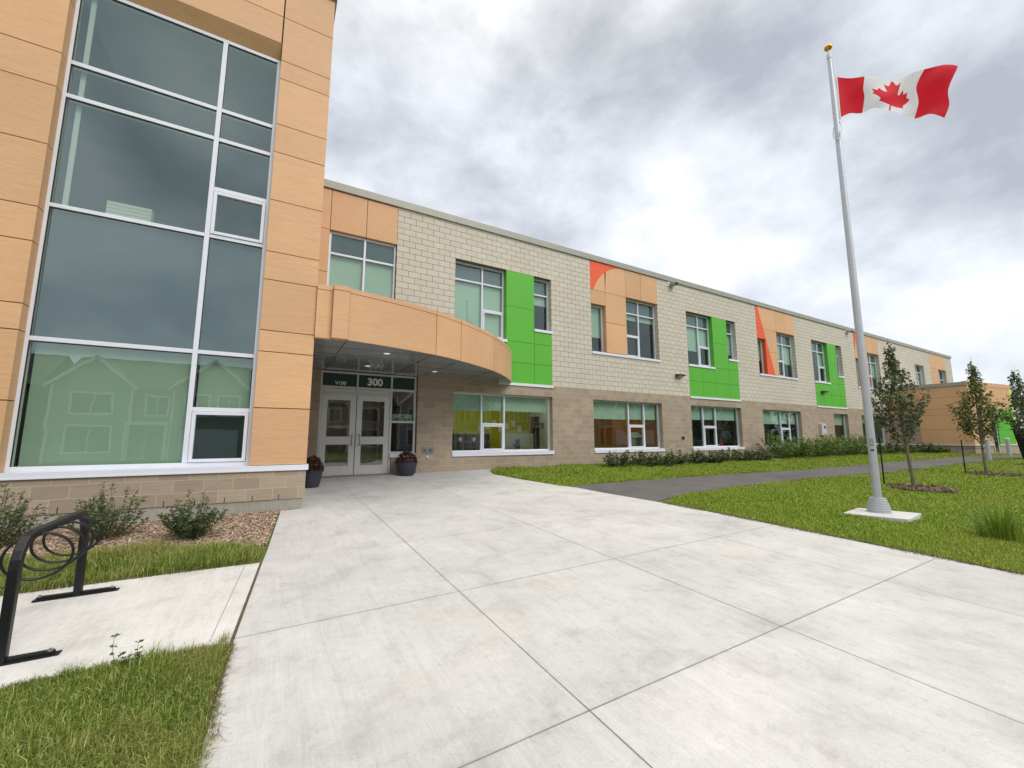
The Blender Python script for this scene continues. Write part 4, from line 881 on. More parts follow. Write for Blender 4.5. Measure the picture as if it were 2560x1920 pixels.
# ---------------------------------------------------------------- vegetation helpers
def leaves(P, Dr, size, R_, droop=.3, wid=.55):
    """leaf quads folded along the midrib. P base points, Dr growth directions"""
    n = len(P); Dr = Dr / (np.linalg.norm(Dr, axis=1, keepdims=True) + 1e-9)
    up_ = np.zeros((n, 3)); up_[:, 2] = 1; up_ += R_.normal(0, .45, (n, 3))
    side = np.cross(Dr, up_); side /= (np.linalg.norm(side, axis=1, keepdims=True) + 1e-9)
    nr = np.cross(side, Dr); s = size[:, None]
    tip = P + Dr * s - np.array([0, 0, 1]) * s * droop * R_.uniform(0, 1, (n, 1))
    mid = P + Dr * s * .5
    l = mid + side * s * wid * .5 + nr * s * .08; r_ = mid - side * s * wid * .5 + nr * s * .08
    V = np.stack([P, l, tip, r_], 1).reshape(-1, 3); i = np.arange(n)[:, None] * 4
    F = np.concatenate([i + np.array([[0, 1, 2]]), i + np.array([[0, 2, 3]])], 0)
    return V, F
def grass_pts(poly, fn, R_, excl=(), margin=.0):
    """random points inside polygon with density fn(dist to camera)"""
    P = np.array(poly); x0, y0 = P.min(0); x1, y1 = P.max(0); out_ = []
    cell = 1.0
    for cx in np.arange(x0, x1, cell):
        for cy in np.arange(y0, y1, cell):
            d_ = math.hypot(cx + .5 - CAM[0], cy + .5 - CAM[1]); n = int(fn(d_) * cell * cell)
            if n <= 0: continue
            out_.append(np.stack([R_.uniform(cx, cx + cell, n), R_.uniform(cy, cy + cell, n)], 1))
    q = np.concatenate(out_, 0); ins = np.zeros(len(q), bool); k = len(P)
    for i in range(k):
        xa, ya = P[i]; xb, yb = P[(i + 1) % k]
        c_ = ((ya > q[:, 1]) != (yb > q[:, 1]))
        xi = (xb - xa) * (q[:, 1] - ya) / (yb - ya + 1e-12) + xa
        ins ^= c_ & (q[:, 0] < xi)
    q = q[ins]
    for ex in excl: q = q[~ex(q)]
    return q
def blades(name, pts, h, w, mat_, R_, lean=.5, off=-.035, hvar=None, label=None):
    n = len(pts); x, y = pts[:, 0], pts[:, 1]; z = GZa(x, y) + off
    dist = np.hypot(x - CAM[0], y - CAM[1])
    ww = w * np.clip(dist / 5, 1, 5) * R_.uniform(.6, 1.3, n); hh = h * R_.uniform(.45, 1.25, n)
    if hvar is not None: hh *= hvar(x, y)
    az = R_.uniform(0, 2 * np.pi, n); la = R_.uniform(0, 2 * np.pi, n); lm = np.abs(R_.normal(0, lean, n))
    sxy = np.stack([np.cos(az), np.sin(az), np.zeros(n)], 1) * (ww / 2)[:, None]
    lv = np.stack([np.cos(la), np.sin(la), np.zeros(n)], 1) * (lm * hh)[:, None]
    B_ = np.stack([x, y, z], 1); U_ = np.zeros((n, 3)); U_[:, 2] = hh
    m1 = B_ + U_ * .55 + lv * .3; tp = B_ + U_ * np.maximum(.35, 1 - lm[:, None] * .45) + lv
    V = np.stack([B_ - sxy, B_ + sxy, m1 + sxy * .8, m1 - sxy * .8, tp], 1).reshape(-1, 3)
    i = np.arange(n)[:, None] * 5
    F = np.concatenate([i + np.array([[0, 1, 2]]), i + np.array([[0, 2, 3]]), i + np.array([[3, 2, 4]])], 0)
    tn = R_.beta(1.5, 1.8, n); tn = np.where(R_.uniform(0, 1, n) < .05, R_.uniform(.9, 1, n), tn * .95)
    return tag(npmesh(name, V, F, mat_, tint=np.repeat(tn, 5)), label, kind='stuff')
def clump(x, y, s):
    return .72 + .75 * (.5 + .5 * np.sin(x * s + 1.3 * np.sin(y * s * .8)) * np.cos(y * s * 1.1 + np.sin(x * s * .7))) ** 1.5

# lawns
FG = [(-3.23, -8.93), (-3.275, -10.2), (-3.47, -12.6), (-6.6, -12.6), (-6.6, -8.86), (-4.1, -8.87)]
blades('foreground_grass', grass_pts(FG, lambda d_: 17000 if d_ < 4.4 else 6000, R), .085, .0042, M_GRASS, R, lean=.75, hvar=lambda x, y: clump(x, y, 4.2))
blades('verge_grass', grass_pts([(-3.13, -6.98), (-3.08, -6.45), (-4.2, -5.95), (-5.0, -5.75), (-6.8, -5.7), (-6.8, -6.9), (-4.2, -6.98)], lambda d_: 6200, R), .13, .005, M_GRASS, R, lean=.6, hvar=lambda x, y: clump(x, y, 3.3) * np.clip(1.25 - (y + 6) * -.0, .7, 1.3))
TREES = [(11.97, -8.2), (18.8, -8.2), (25.6, -8.15), (32.4, -8.2)]
ex = [lambda q, c=c: ((q[:, 0] - c[0] + .1) ** 2 / .58 + (q[:, 1] - c[1] + .2) ** 2 / .46 < 1) for c in TREES]
def inpad(q):
    dx, dy = q[:, 0] - 6.61, q[:, 1] + 9.33; a_ = math.radians(-6.5); u = dx * math.cos(a_) + dy * math.sin(a_); v_ = -dx * math.sin(a_) + dy * math.cos(a_)
    return (abs(u + v_ * .2) < .455) & (abs(v_) < .43)
LAWN = [(4.03, -13), (4.07, -11.3), (4.05, -10.0), (4.02, -8.9), (4.0, -7.97), (3.9, -6.7), (5.2, -6.26), (7.3, -6.02), (11.2, -5.99), (15.5, -6.26), (19, -6.38), (25, -6.36), (32, -6.4), (38, -7.1), (52, -7.6), (52, -13)]
vis = lambda q: q[:, 1] < (-12.9 + .158 * (q[:, 0] + 3.06) - 1.2)
fn = lambda d_: min(4200, 4200 * (8.5 / max(d_, 8.5)) ** 1.55)
hv = lambda x, y: clump(x, y, 1.7) * np.clip(.8 + .07 * (np.abs(y + 9) + (6 - x) * .3), .75, 1.25)
blades('lawn_grass', grass_pts(LAWN, fn, R, ex + [inpad, vis]), .075, .0052, M_GRASSR, R, lean=.7, hvar=hv)
STRIP = [(3.16, -2.4), (2.99, -1.15), (3.2, -.42), (3.5, -.03), (36.6, -.03), (36.6, -4.2), (40.5, -5.0), (40.5, -5.85), (36.5, -5.35), (33, -4.7), (26, -4.55), (18.8, -4.5), (13.7, -4.46), (9.9, -4.12), (6.4, -4.03), (3.9, -4.03), (3.62, -4.3), (3.42, -3.9)]
blades('building_lawn', grass_pts(STRIP, lambda d_: min(2800, 2800 * (11 / max(d_, 11)) ** 1.4), R), .10, .0058, M_GRASSR, R, lean=.55, hvar=lambda x, y: clump(x, y, 2.1) * np.clip(1.0 + (y + 4) * .10, .8, 1.4))

def thatch(name, path, per_m, h, spread=.015, inward=0.0):
    P = []
    for (x0, y0), (x1, y1) in zip(path[:-1], path[1:]):
        L_ = math.hypot(x1 - x0, y1 - y0); n = int(L_ * per_m); u = R.uniform(0, 1, n); o_ = R.normal(0, spread, n) * (1 + .8 * np.sin(u * L_ * 5 + x0)) + inward
        P.append(np.stack([x0 + (x1 - x0) * u - (y1 - y0) / L_ * o_, y0 + (y1 - y0) * u + (x1 - x0) / L_ * o_], 1))
    P = np.concatenate(P); return blades(name, P, h, .0036, M_THATCH, R, lean=1.1, off=-.012)
M_THATCH = tintmat('dry_thatch', [(0, (.06, .05, .025, 1)), (.5, (.17, .15, .06, 1)), (.8, (.30, .25, .12, 1)), (1, (.5, .42, .25, 1))], .8, 0)
thatch('edge_thatch', [(-3.22, -8.95), (-3.275, -10.2), (-3.5, -13)], 1500, .04)
thatch('edge_thatch', [(-4.1, -8.86), (-3.24, -8.93)], 900, .04); thatch('edge_thatch', [(-6.6, -8.85), (-4.1, -8.86)], 500, .04)
thatch('edge_thatch', [(-3.09, -7.05), (-3.95, -7.01), (-6.6, -6.96)], 700, .04)
thatch('edge_thatch', [(4.25, -13), (4.06, -11.3), (4.04, -10), (4.01, -8.9), (3.99, -7.97), (3.9, -6.75)], 900, .05, .028)
blades('foreground_grass', np.stack([-3.27 - .07 * R.uniform(0, 1, 1500) ** 2 - .12 * (R.uniform(0, 1, 1500) < 0), R.uniform(-10.3, -8.95, 1500)], 1), .085, .0036, M_GRASS, R, lean=.9)
blades('pad_edge_grass', np.stack([R.uniform(-6.5, -3.24, 3600), -8.875 + np.abs(R.normal(0, .02, 3600)) - .02], 1), .10, .0034, M_GRASS, R, lean=.8, hvar=lambda x, y: .55 + .9 * np.clip(np.sin(x * 9) * np.sin(x * 23 + 1), 0, 1))

# mulch
def chips(name, pts, m, size, R_, off=-.03):
    n = len(pts); z = GZa(pts[:, 0], pts[:, 1]) + off + R_.uniform(0, .045, n)
    L = size * R_.uniform(.4, 1.4, n)[:, None]; Wd = L * R_.uniform(.18, .42, n)[:, None]; az = R_.uniform(0, 6.283, n); tl = R_.normal(0, .35, n)
    a_ = np.stack([np.cos(az) * np.cos(tl), np.sin(az) * np.cos(tl), np.sin(tl)], 1); s_ = np.stack([-np.sin(az), np.cos(az), R_.normal(0, .35, n)], 1)
    P = np.stack([pts[:, 0], pts[:, 1], z], 1); up_ = np.array([0, 0, .005])
    V = np.stack([P - a_ * L / 2 - s_ * Wd / 2, P + a_ * L / 2 - s_ * Wd * .35, P + a_ * L / 2 + s_ * Wd * .35, P - a_ * L / 2 + s_ * Wd / 2], 1).reshape(-1, 3)
    V2 = V + up_; V = np.concatenate([V, V2], 0); i = np.arange(n)[:, None] * 4; m4 = 4 * n
    F = np.concatenate([i + m4 + np.array([[0, 1, 2, 3]]), np.concatenate([i, i + 1, i + 1 + m4, i + m4], 1), np.concatenate([i + 2, i + 3, i + 3 + m4, i + 2 + m4], 1)], 0)
    t_ = R_.beta(2, 2, n); return tag(npmesh(name, V, F, m, tint=np.tile(np.repeat(t_, 4), 2)), kind='stuff')
MUL = [(-2.88, -4.05), (-3.05, -6.35), (-3.4, -6.15), (-4.2, -5.8), (-5.0, -5.65), (-6.8, -5.6), (-6.8, -4.05)]
tag(sheet('mulch_bed', MUL, -.03, M_MULCHB, .05, .5), kind='structure')
chips('bark_mulch', grass_pts(MUL, lambda d_: 4600, R), M_CHIP, .04, R)
for cx, cy in TREES[:3]:
    th_ = R.uniform(0, 6.283, 1500); rr = np.sqrt(R.uniform(0, 1, 1500)); pts = np.stack([cx - .1 + .76 * rr * np.cos(th_), cy - .2 + .68 * rr * np.sin(th_)], 1)
    o = chips('mulch_ring', pts, M_CHIPD, .075, R, -.02)

def bush(name, cx, cy, w, h, ns, nl, ls, mat_, label, group, seed, cat='shrub', tpow=.6, z0=None, d=None, tlo=0.0):
    R_ = np.random.RandomState(seed); z = (GZ(cx, cy) - .03) if z0 is None else z0; d = d or w
    t = thing(name, (cx, cy, z), label, cat, group)
    q = MB(); P = []; Dd = []; Sz = []; T = []
    for i in range(ns):
        az = R_.uniform(0, 6.283); rr = R_.uniform(0.05, 1) ** .6; hh = h * (1 - .45 * rr ** 2) * R_.uniform(.55, 1.15)
        ex_, ey_ = math.cos(az) * rr * w / 2, math.sin(az) * rr * d / 2
        b0 = Vector((cx + ex_ * .2, cy + ey_ * .2, z)); e0 = Vector((cx + ex_, cy + ey_, z + hh)); c0 = Vector((cx + ex_ * .75, cy + ey_ * .75, z + hh * .5))
        pt = [b0.lerp(c0, u).lerp(c0.lerp(e0, u), u) for u in (0, .25, .5, .75, 1)]
        q.tube(pt, [.006, .005, .004, .003, .002], 4, cap=False)
        k = nl; u = R_.uniform(.12, 1.0, k) ** tpow
        B0, C0, E0 = (np.array(v_) for v_ in (b0, c0, e0)); uu = u[:, None]
        pp = (1 - uu) ** 2 * B0 + 2 * uu * (1 - uu) * C0 + uu ** 2 * E0
        pp += R_.normal(0, .028 * (w ** .5), (k, 3)) * (1.05 - u[:, None] * .6)
        dd = R_.normal(0, 1, (k, 3)); dd[:, 2] = np.abs(dd[:, 2]) * .5 + .15; dd[:, :2] += np.array([math.cos(az), math.sin(az)]) * .5
        pp[:, 2] = np.maximum(pp[:, 2], z + .02)
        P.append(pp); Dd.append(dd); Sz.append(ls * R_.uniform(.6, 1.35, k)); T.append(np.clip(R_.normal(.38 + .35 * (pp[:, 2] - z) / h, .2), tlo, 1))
    q.build('stem', M_STEM, t)
    V, F = leaves(np.concatenate(P), np.concatenate(Dd), np.concatenate(Sz), R_)
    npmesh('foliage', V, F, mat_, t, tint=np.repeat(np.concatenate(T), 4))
    return t
SB = 'shrubs in the mulch bed under the tower window'
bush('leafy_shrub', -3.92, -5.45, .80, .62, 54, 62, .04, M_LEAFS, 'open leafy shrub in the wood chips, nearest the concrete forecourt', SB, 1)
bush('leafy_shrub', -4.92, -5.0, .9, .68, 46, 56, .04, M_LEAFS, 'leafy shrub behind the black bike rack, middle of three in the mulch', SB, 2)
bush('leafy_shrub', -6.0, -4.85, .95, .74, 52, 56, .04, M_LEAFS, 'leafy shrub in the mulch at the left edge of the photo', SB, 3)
SR = 'low dark shrubs along the school wall'
lab = ['dark green shrub under the second ground window, first in the row from the entrance', 'rounded dark shrub with its front resting on the lawn, second in the row', 'dark shrub with yellowish tips below the right end of the second ground window', 'dark shrub below the small wall vent, between two ground windows',
       'dark shrub just left of the third ground window', 'dark bushy shrub under the middle of the third ground window', 'dark shrub with pale tips under the right end of the third ground window', 'dark shrub right of the third ground window, before the wall', 'last low dark shrub touching the tall green hedge']
for i, (x, y) in enumerate([(8.25, -1.05), (9.15, -1.45), (10.15, -1.4), (11.1, -1.35), (12.3, -1.3), (13.5, -1.4), (14.7, -1.35), (15.8, -1.3), (16.9, -1.4)]):
    bush('dark_shrub', x, y, 1.1, .60 + (.05 if i == 0 else 0) + .05 * math.sin(i * 2.3), 34, 34, .095, M_LEAFD, lab[i], SR, 20 + i)
SH = 'tall green hedge shrubs along the school wall'
lab = ['tall bright shrub at the left end of the green hedge', 'green hedge shrub under the fourth ground window', 'green hedge shrub just left of the meter box', 'green hedge shrub below the grey meter box', 'green hedge shrub left of the narrow ground window', 'green hedge shrub under the narrow ground window', 'green hedge shrub directly left of the flagpole', 'green hedge shrub behind the flagpole']
for i in range(8):
    bush('hedge_shrub', 19.2 + i * 1.45, -1.0 - (i % 2) * .12, 1.9, 1.27 - .07 * (i % 3), 54, 40, .10, M_LEAFH, lab[i], SH, 40 + i)
SL = 'small shrubs before the annex wall'
for i, (x, hh) in enumerate([(31.0, .6), (32.3, .75), (33.7, .7), (35.2, .8), (36.4, .6), (38, .35)][:5]):
    bush('small_shrub', x, -1.0 - .35 * i, 1.3, hh, 34, 34, .11, M_LEAFD if i % 2 else M_LEAFH,
         ['low shrub right of the flagpole by the last hedge shrub', 'small dark shrub left of the near young tree trunk', 'small shrub seen behind the near young tree trunk', 'dark shrub at the corner where the tan annex starts', 'low shrub against the tan annex wall'][i], SL, 60 + i)

def tree(x, y, top, cb, wmax, seed, mat_, label, nleaf=3600, ls=.085, lean=(0.0, 0.0), skew=0.0):
    R_ = np.random.RandomState(seed); z = GZ(x, y) - .02
    t = thing('young_maple_tree', (x, y, z), label, 'tree', 'staked young maple trees on the lawn')
    H = top - z; C0 = cb - z
    ax = lambda u: Vector((x + lean[0] * u + .03 * math.sin(u * 5 + seed), y + lean[1] * u + .03 * math.cos(u * 4 + seed), z + H * u * .985))
    q = MB(); us = [0, .02, .06, .12, .2, .3, .4, .5, .62, .75, .88, 1]
    q.tube([ax(u) for u in us], [.058, .05, .044, .042, .038, .034, .028, .022, .016, .011, .006, .003], 10)
    tr = q.build('trunk', M_BARK, t, smooth=True)
    prof = lambda s: float(np.interp(s, [0, .08, .2, .34, .48, .6, .72, .85, 1], [.32, .72, 1.0, .90, .62, .40, .25, .15, .05]))
    P = []; Dd = []; nb = 46; q = MB()
    for i in range(nb):
        s = ((i + .5) / nb) ** 1.15; u0 = (C0 + (H - C0) * s * .86) / H
        az = i * 2.4 + R_.uniform(-.4, .4); r_ = prof(min(1, s * .95 + .06)) * wmax * R_.uniform(.75, 1.08) * (1 + skew * math.cos(az))
        a0 = ax(max(u0 - .12 * (1 - s), .24)); e_ = ax(min(u0 + .05 + .06 * (1 - s), 1)) + Vector((math.cos(az) * r_, math.sin(az) * r_, 0)); c_ = a0.lerp(e_, .5) + Vector((math.cos(az) * r_ * .15, math.sin(az) * r_ * .15, -.05))
        pt = [a0.lerp(c_, v_).lerp(c_.lerp(e_, v_), v_) for v_ in (0, .25, .5, .75, 1)]
        q.tube(pt, [.012 * (1.2 - s), .009 * (1.2 - s), .007 * (1.2 - s), .005 * (1.2 - s), .002], 5, cap=False)
        k = int(nleaf / nb * (.35 + 1.1 * prof(s))); u = R_.uniform(.22, 1.08, k)[:, None]
        A_, C_, E_ = (np.array(v_) for v_ in (a0, c_, e_))
        pp = (1 - u) ** 2 * A_ + 2 * u * (1 - u) * C_ + u ** 2 * E_
        cl = R_.normal(0, .075, (max(2, k // 9), 3)); pp += cl[R_.randint(0, len(cl), k)] * (1 - s * .5) + R_.normal(0, .022, (k, 3))
        dd = R_.normal(0, .7, (k, 3)); dd[:, :2] += np.array([math.cos(az), math.sin(az)]) * .7; dd[:, 2] -= .1
        P.append(pp); Dd.append(dd)
    q.build('branch', M_BARK, t)
    P = np.concatenate(P); Dd = np.concatenate(Dd); n = len(P)
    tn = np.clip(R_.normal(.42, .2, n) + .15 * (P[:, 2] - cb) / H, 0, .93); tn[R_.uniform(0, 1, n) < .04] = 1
    V, F = leaves(P, Dd, ls * R_.uniform(.55, 1.3, n), R_, droop=.6, wid=.8)
    npmesh('crown', V, F, mat_, t, tint=np.repeat(tn, 4)); return t
tree(11.97, -8.2, 3.93, 1.28, .68, 3, M_LEAFT, 'dark green young maple nearest the flagpole, beside the school wall', 2350, .085, (-.02, .14))
tree(18.8, -8.2, 4.05, 1.22, .66, 5, M_LEAFT2, 'yellow-green young maple in front of the tan annex', 2200, .095, (.1, .05), .1)
tree(25.6, -8.15, 4.32, 1.3, .8, 8, M_LEAFT, 'young maple at the right edge of the photo, above the black bin', 1900, .105, (.0, .05))
tree(32.4, -8.6, 4.2, 1.3, .75, 9, M_LEAFT2, 'farthest young maple, half hidden behind the yellow-green one', 1800, .12)
def stake(x, y, top, tx, ty, tz, label):
    t = thing('tree_stake', (x, y, GZ(x, y)), label, 'stake', 'black tree stakes')
    q = MB(); z = GZ(x, y) - .05
    q.box(x - .018, x + .018, y - .003, y + .003, z, top); q.box(x - .003, x + .003, y + .003, y + .028, z, top)
    q.build('post', M_BLACK, t)
    q = MB(); q.tube([(x, y, tz), ((x + tx) / 2, (y + ty) / 2, tz - .012), (tx, ty, tz + .005)], .008, 6)
    q.tube([(tx + .05 * math.cos(a_), ty + .05 * math.sin(a_), tz + .005) for a_ in [k * math.pi / 5 for k in range(10)]], .011, 6, closed=True); q.build('tie', M_RUBBER, t)
stake(11.84, -7.66, 1.08, 11.99, -8.16, .66, 'thin black stake tied to the young maple nearest the flagpole')
stake(18.26, -7.8, 1.0, 18.82, -8.18, .70, 'thin black stake tied to the yellow-green young maple')

# small weeds at the slab edge and a tuft of tall grass
def weed(x, y, h, seed, label):
    R_ = np.random.RandomState(seed); z = GZ(x, y) - .03; t = thing('weed', (x, y, z), label, 'weed', 'small leafy weeds at the slab edge'); q = MB(); P = []; Dd = []
    for k in range(3):
        hx = h * (1 if k == 0 else R_.uniform(.3, .6)); ex_, ey_ = R_.uniform(-.03, .03, 2) * (1 + k); pt = [(x + ex_ * u + .01 * math.sin(u * 6 + k), y + ey_ * u, z + hx * u) for u in (0, .3, .6, 1)]
        q.tube(pt, [.0022, .002, .0016, .001], 5)
        for u in (.25, .5, .72, 1, 1):
            for s in range(4):
                an = R_.uniform(0, 6.28); P.append((x + ex_ * u, y + ey_ * u, z + hx * u)); Dd.append((math.cos(an), math.sin(an), .35))
    q.build('stem', M_STEM, t); V, F = leaves(np.array(P), np.array(Dd), np.full(len(P), .03) * R_.uniform(.7, 1.3, len(P)), R_); npmesh('leaf', V, F, M_LEAFS, t, tint=np.full(len(V), .4))
weed(-3.86, -8.93, .22, 1, 'taller thin weed standing before the pale bike rack slab'); weed(-3.73, -8.93, .17, 2, 'shorter leafy weed at the edge of the pale bike rack slab')
def tuft(x, y, h, w, n, label, seed):
    R_ = np.random.RandomState(seed); z = GZ(x, y) - .04; t = thing('tall_grass_clump', (x, y, z), label, 'grass clump'); V = []; F = []; T = []
    for k in range(n):
        az = R_.uniform(0, 6.283); r0 = R_.uniform(0, .26); l = h * R_.uniform(.3, 1.0) * (1.25 if R_.uniform() < .06 else 1); ln = R_.uniform(.05, .8) * w * R_.uniform(.4, 1); wd = R_.uniform(.002, .006); c_, s_ = math.cos(az), math.sin(az); b0 = len(V)
        for i, u in enumerate((0, .35, .7, 1)):
            r_ = r0 + ln * u ** 1.7; zz = z + l * (u - .28 * u ** 3); ww = wd * (1 - u * .85)
            V += [(x + c_ * r_ - s_ * ww, y + s_ * r_ + c_ * ww, zz), (x + c_ * r_ + s_ * ww, y + s_ * r_ - c_ * ww, zz)]
        for i in range(3): F.append((b0 + 2 * i, b0 + 2 * i + 1, b0 + 2 * i + 3, b0 + 2 * i + 2))
        T += [R_.uniform(.02, .5) ** 1.2] * 8
    npmesh('blade_tuft', V, F, M_GRASSR, t, tint=T)
tuft(6.15, -10.85, .76, .5, 520, 'tall dark green grass clump on the lawn at the right edge of the photo', 5)
tuft(6.9, -11.3, .5, .5, 220, 'lower grass clump beyond the right edge of the lawn', 6)

# ---------------------------------------------------------------- flagpole and flag
fx, fy = 6.68, -9.27; fz = GZ(fx, fy)
q = MB(); pc = [(6.02, -8.96), (6.28, -9.80), (7.20, -9.70), (6.94, -8.86)]
q.v = [(x, y, GZ(x, y) - .12) for x, y in pc] + [(x, y, fz + .03) for x, y in pc]
q.f = [(0, 3, 2, 1), (4, 5, 6, 7), (0, 1, 5, 4), (1, 2, 6, 5), (2, 3, 7, 6), (3, 0, 4, 7)]; q.m = [0] * 6
tag(q.build('flagpole_pad', M_CONC2, bevel=.012), kind='structure')
t = thing('flagpole', (fx, fy, fz + .03), 'tall tapered aluminium flagpole with gold ball standing on a square concrete pad', 'flagpole')
q = MB(); q.lathe([(.066, 0), (.065, 1.5), (.062, 3.5), (.054, 6), (.044, 8.2), (.036, 9.40)], (fx, fy, fz + .03), 32); q.build('shaft', M_SATIN, t, smooth=True)
q = MB(); pr = []; zz = 0
for r_ in (.183, .180, .172, .160, .148, .136): pr += [(r_, zz), (r_ - .002, zz + .010), (r_ - .012, zz + .014), (r_ - .014, zz + .042)]; zz += .043
pr += [(.07, zz)]
q.lathe(pr, (fx, fy, fz + .03), 40); q.build('base_collar', M_SATIN, t)
zt = fz + .03 + 9.40
q = MB(); q.lathe([(.043, -.06), (.043, .03), (.025, .05), (.018, .14)], (fx, fy, zt + .0), 20); q.box(fx + .01, fx + .075, fy - .02, fy + .02, zt + .03, zt + .075); q.build('truck_cap', M_ALU, t)
q = MB(); q.lathe([(.002, -.068)] + [(.074 * math.cos(math.radians(a_)), .064 * math.sin(math.radians(a_))) for a_ in range(-75, 90, 15)] + [(.002, .068)], (fx, fy, zt + .20), 28); q.build('ball', M_GOLD, t, smooth=True)
nx, ny_ = -.943, -.333
q = MB()
def pl(mb, z0, z1, w_, th_, sh=0):
    tx_, ty_ = -ny_, nx; c_ = (fx + nx * (.064 + sh), fy + ny_ * (.064 + sh)); P = [(c_[0] + tx_ * s, c_[1] + ty_ * s, z) for s, z in ((-w_, z0), (w_, z0), (w_, z1), (-w_, z1))]
    mb.prism(P, (nx * th_, ny_ * th_, 0))
pl(q, .93, 1.075, .028, .008); q.build('access_cover', M_STEEL, t, bevel=.003)
q = MB(); pl(q, .985, 1.0, .007, .012, .006); q.build('cover_knob', M_WHITE, t)
q = MB(); pl(q, .845, .875, .026, .004); q.build('name_plate', M_RUBBER, t)
q = MB()
for z in (7.2, 5.1, 8.62): q.tube([(fx + .054 * math.cos(k * .3), fy + .054 * math.sin(k * .3), z) for k in range(21)], .003, 4, closed=True)
q = MB(); q.tube([(fx + .06, fy, zt + .05), (fx + .07, fy - .03, 9.05), (fx + .075, fy - .05, 8.2), (fx + .07, fy - .045, 7.72), (fx + .05, fy - .05, 7.55)], .006, 6)
rg = []
for k in range(24):
    a_ = k / 24 * 6.283; rg.append((fx + .075 * math.cos(a_) + .01, fy + .075 * math.sin(a_), 7.42 + .24 * math.cos(a_ - 0.1) - .02))
q.build('halyard', M_WHITE, t); q = MB(); q.tube(rg, .011, 8, closed=True); q.build('retainer_ring', M_WHITE, t)
FC_ = [[(0.101, 8.611), (0.091, 8.297), (0.081, 7.983), (0.073, 7.675)], [(0.314, 8.5), (0.299, 8.243), (0.285, 8.002), (0.278, 7.761)], [(0.525, 8.426), (0.485, 8.18), (0.517, 8.02), (0.46, 7.694)],
       [(0.776, 8.363), (0.746, 8.115), (0.723, 7.897), (0.654, 7.71)], [(1.044, 8.33), (1.003, 8.042), (0.947, 7.801), (0.87, 7.558)], [(1.283, 8.326), (1.2, 8.021), (1.186, 7.735), (1.082, 7.475)],
       [(1.504, 8.314), (1.395, 8.038), (1.41, 7.7), (1.336, 7.411)], [(1.758, 8.287), (1.625, 7.989), (1.616, 7.652), (1.527, 7.396)], [(1.971, 8.176), (1.83, 7.823), (1.809, 7.493), (1.71, 7.218)]]
FCa = np.array(FC_)
def cub(a_, t_):   # catmull rom along axis 0 of an array
    n = len(a_) - 1; i = min(int(t_ * n), n - 1); f = t_ * n - i; p0, p1, p2, p3 = a_[max(i - 1, 0)], a_[i], a_[i + 1], a_[min(i + 2, n)]
    return .5 * (2 * p1 + (p2 - p0) * f + (2 * p0 - 5 * p1 + 4 * p2 - p3) * f * f + (3 * p1 - p0 - 3 * p2 + p3) * f ** 3)
HL = [(0, 14.5), (1.6, 10.9), (2.5, 10.7), (3.9, 11.5), (3.05, 7.2), (4.0, 6.5), (5.8, 8.6), (6.5, 8.4), (6.8, 7.4), (8.9, 7.8), (8.3, 5.9), (9.6, 5.2), (6.0, 1.9), (6.5, .6), (.55, 1.7), (.65, -1.6), (0, -1.6)]
HL = [(0, 9.6), (-1.15, 7.3), (-1.7, 7.15), (-2.9, 7.9), (-2.25, 4.2), (-3.0, 4.1), (-4.5, 5.7), (-5.0, 5.5), (-5.3, 4.7), (-7.1, 5.1), (-6.5, 3.4), (-7.4, 2.7), (-4.5, .3), (-4.7, -.9), (-.35, -.45), (-.35, -3.4), (.35, -3.4), (.35, -.45), (4.7, -.9), (4.5, .3), (7.4, 2.7), (6.5, 3.4), (7.1, 5.1), (5.3, 4.7), (5.0, 5.5), (4.5, 5.7), (3.0, 4.1), (2.25, 4.2), (2.9, 7.9), (1.7, 7.15), (1.15, 7.3)]
def inleaf(u, v_):
    x = (u - .5) * 2 / .0505; y = (v_ - .5) / .073 + 3.1; c_ = False
    for i in range(len(HL)):
        xa, ya = HL[i]; xb, yb = HL[i - 1]
        if (ya > y) != (yb > y) and x < (xb - xa) * (y - ya) / (yb - ya) + xa: c_ = not c_
    return c_
NU, NV = 260, 130; ct, st_ = math.cos(math.radians(-48)), math.sin(math.radians(-48)); fm_ = MB()
for i in range(NU + 1):
    u = i / NU; colm = cub(FCa, u)
    for k in range(NV + 1):
        v_ = k / NV; s_, z = cub(colm, 1 - v_)
        wv = .08 * math.sin(u * 9.5 + v_ * 2.2 + .4) * min(1, u * 4) + .03 * math.sin(u * 19 - v_ * 8) * min(1, u * 2) + .05 * math.sin(v_ * 5) * u * u
        fm_.v.append((fx + ct * s_ - st_ * wv, fy + st_ * s_ + ct * wv, z))
for i in range(NU):
    for k in range(NV):
        u, v_ = (i + .5) / NU, (k + .5) / NV; a_ = i * (NV + 1) + k
        fm_.f.append((a_, a_ + NV + 1, a_ + NV + 2, a_ + 1)); fm_.m.append(1 if (u < .25 or u > .75 or inleaf(u, v_)) else 0)
def cloth(name, col):
    m, tt, b_ = base_mat(name); b_.inputs['Base Color'].default_value = col; b_.inputs['Roughness'].default_value = .75
    o_ = [n for n in tt.nodes if n.type == 'OUTPUT_MATERIAL'][0]; tl = N('ShaderNodeBsdfTranslucent', tt); tl.inputs[0].default_value = col; ms = N('ShaderNodeMixShader', tt); ms.inputs[0].default_value = .4
    tt.links.new(b_.outputs[0], ms.inputs[1]); tt.links.new(tl.outputs[0], ms.inputs[2]); tt.links.new(ms.outputs[0], o_.inputs[0]); bump(tt, b_, noise(tt, coord(tt), 25, 4), .25, .01); return m
t = thing('flag', (fx + .08, fy - .06, 8.62), 'red and white Canadian maple leaf flag flying from the aluminium flagpole', 'flag')
fo = fm_.build('cloth', [cloth('flag_white', (.82, .82, .84, 1)), cloth('flag_red', (.72, .012, .03, 1))], t, smooth=True)
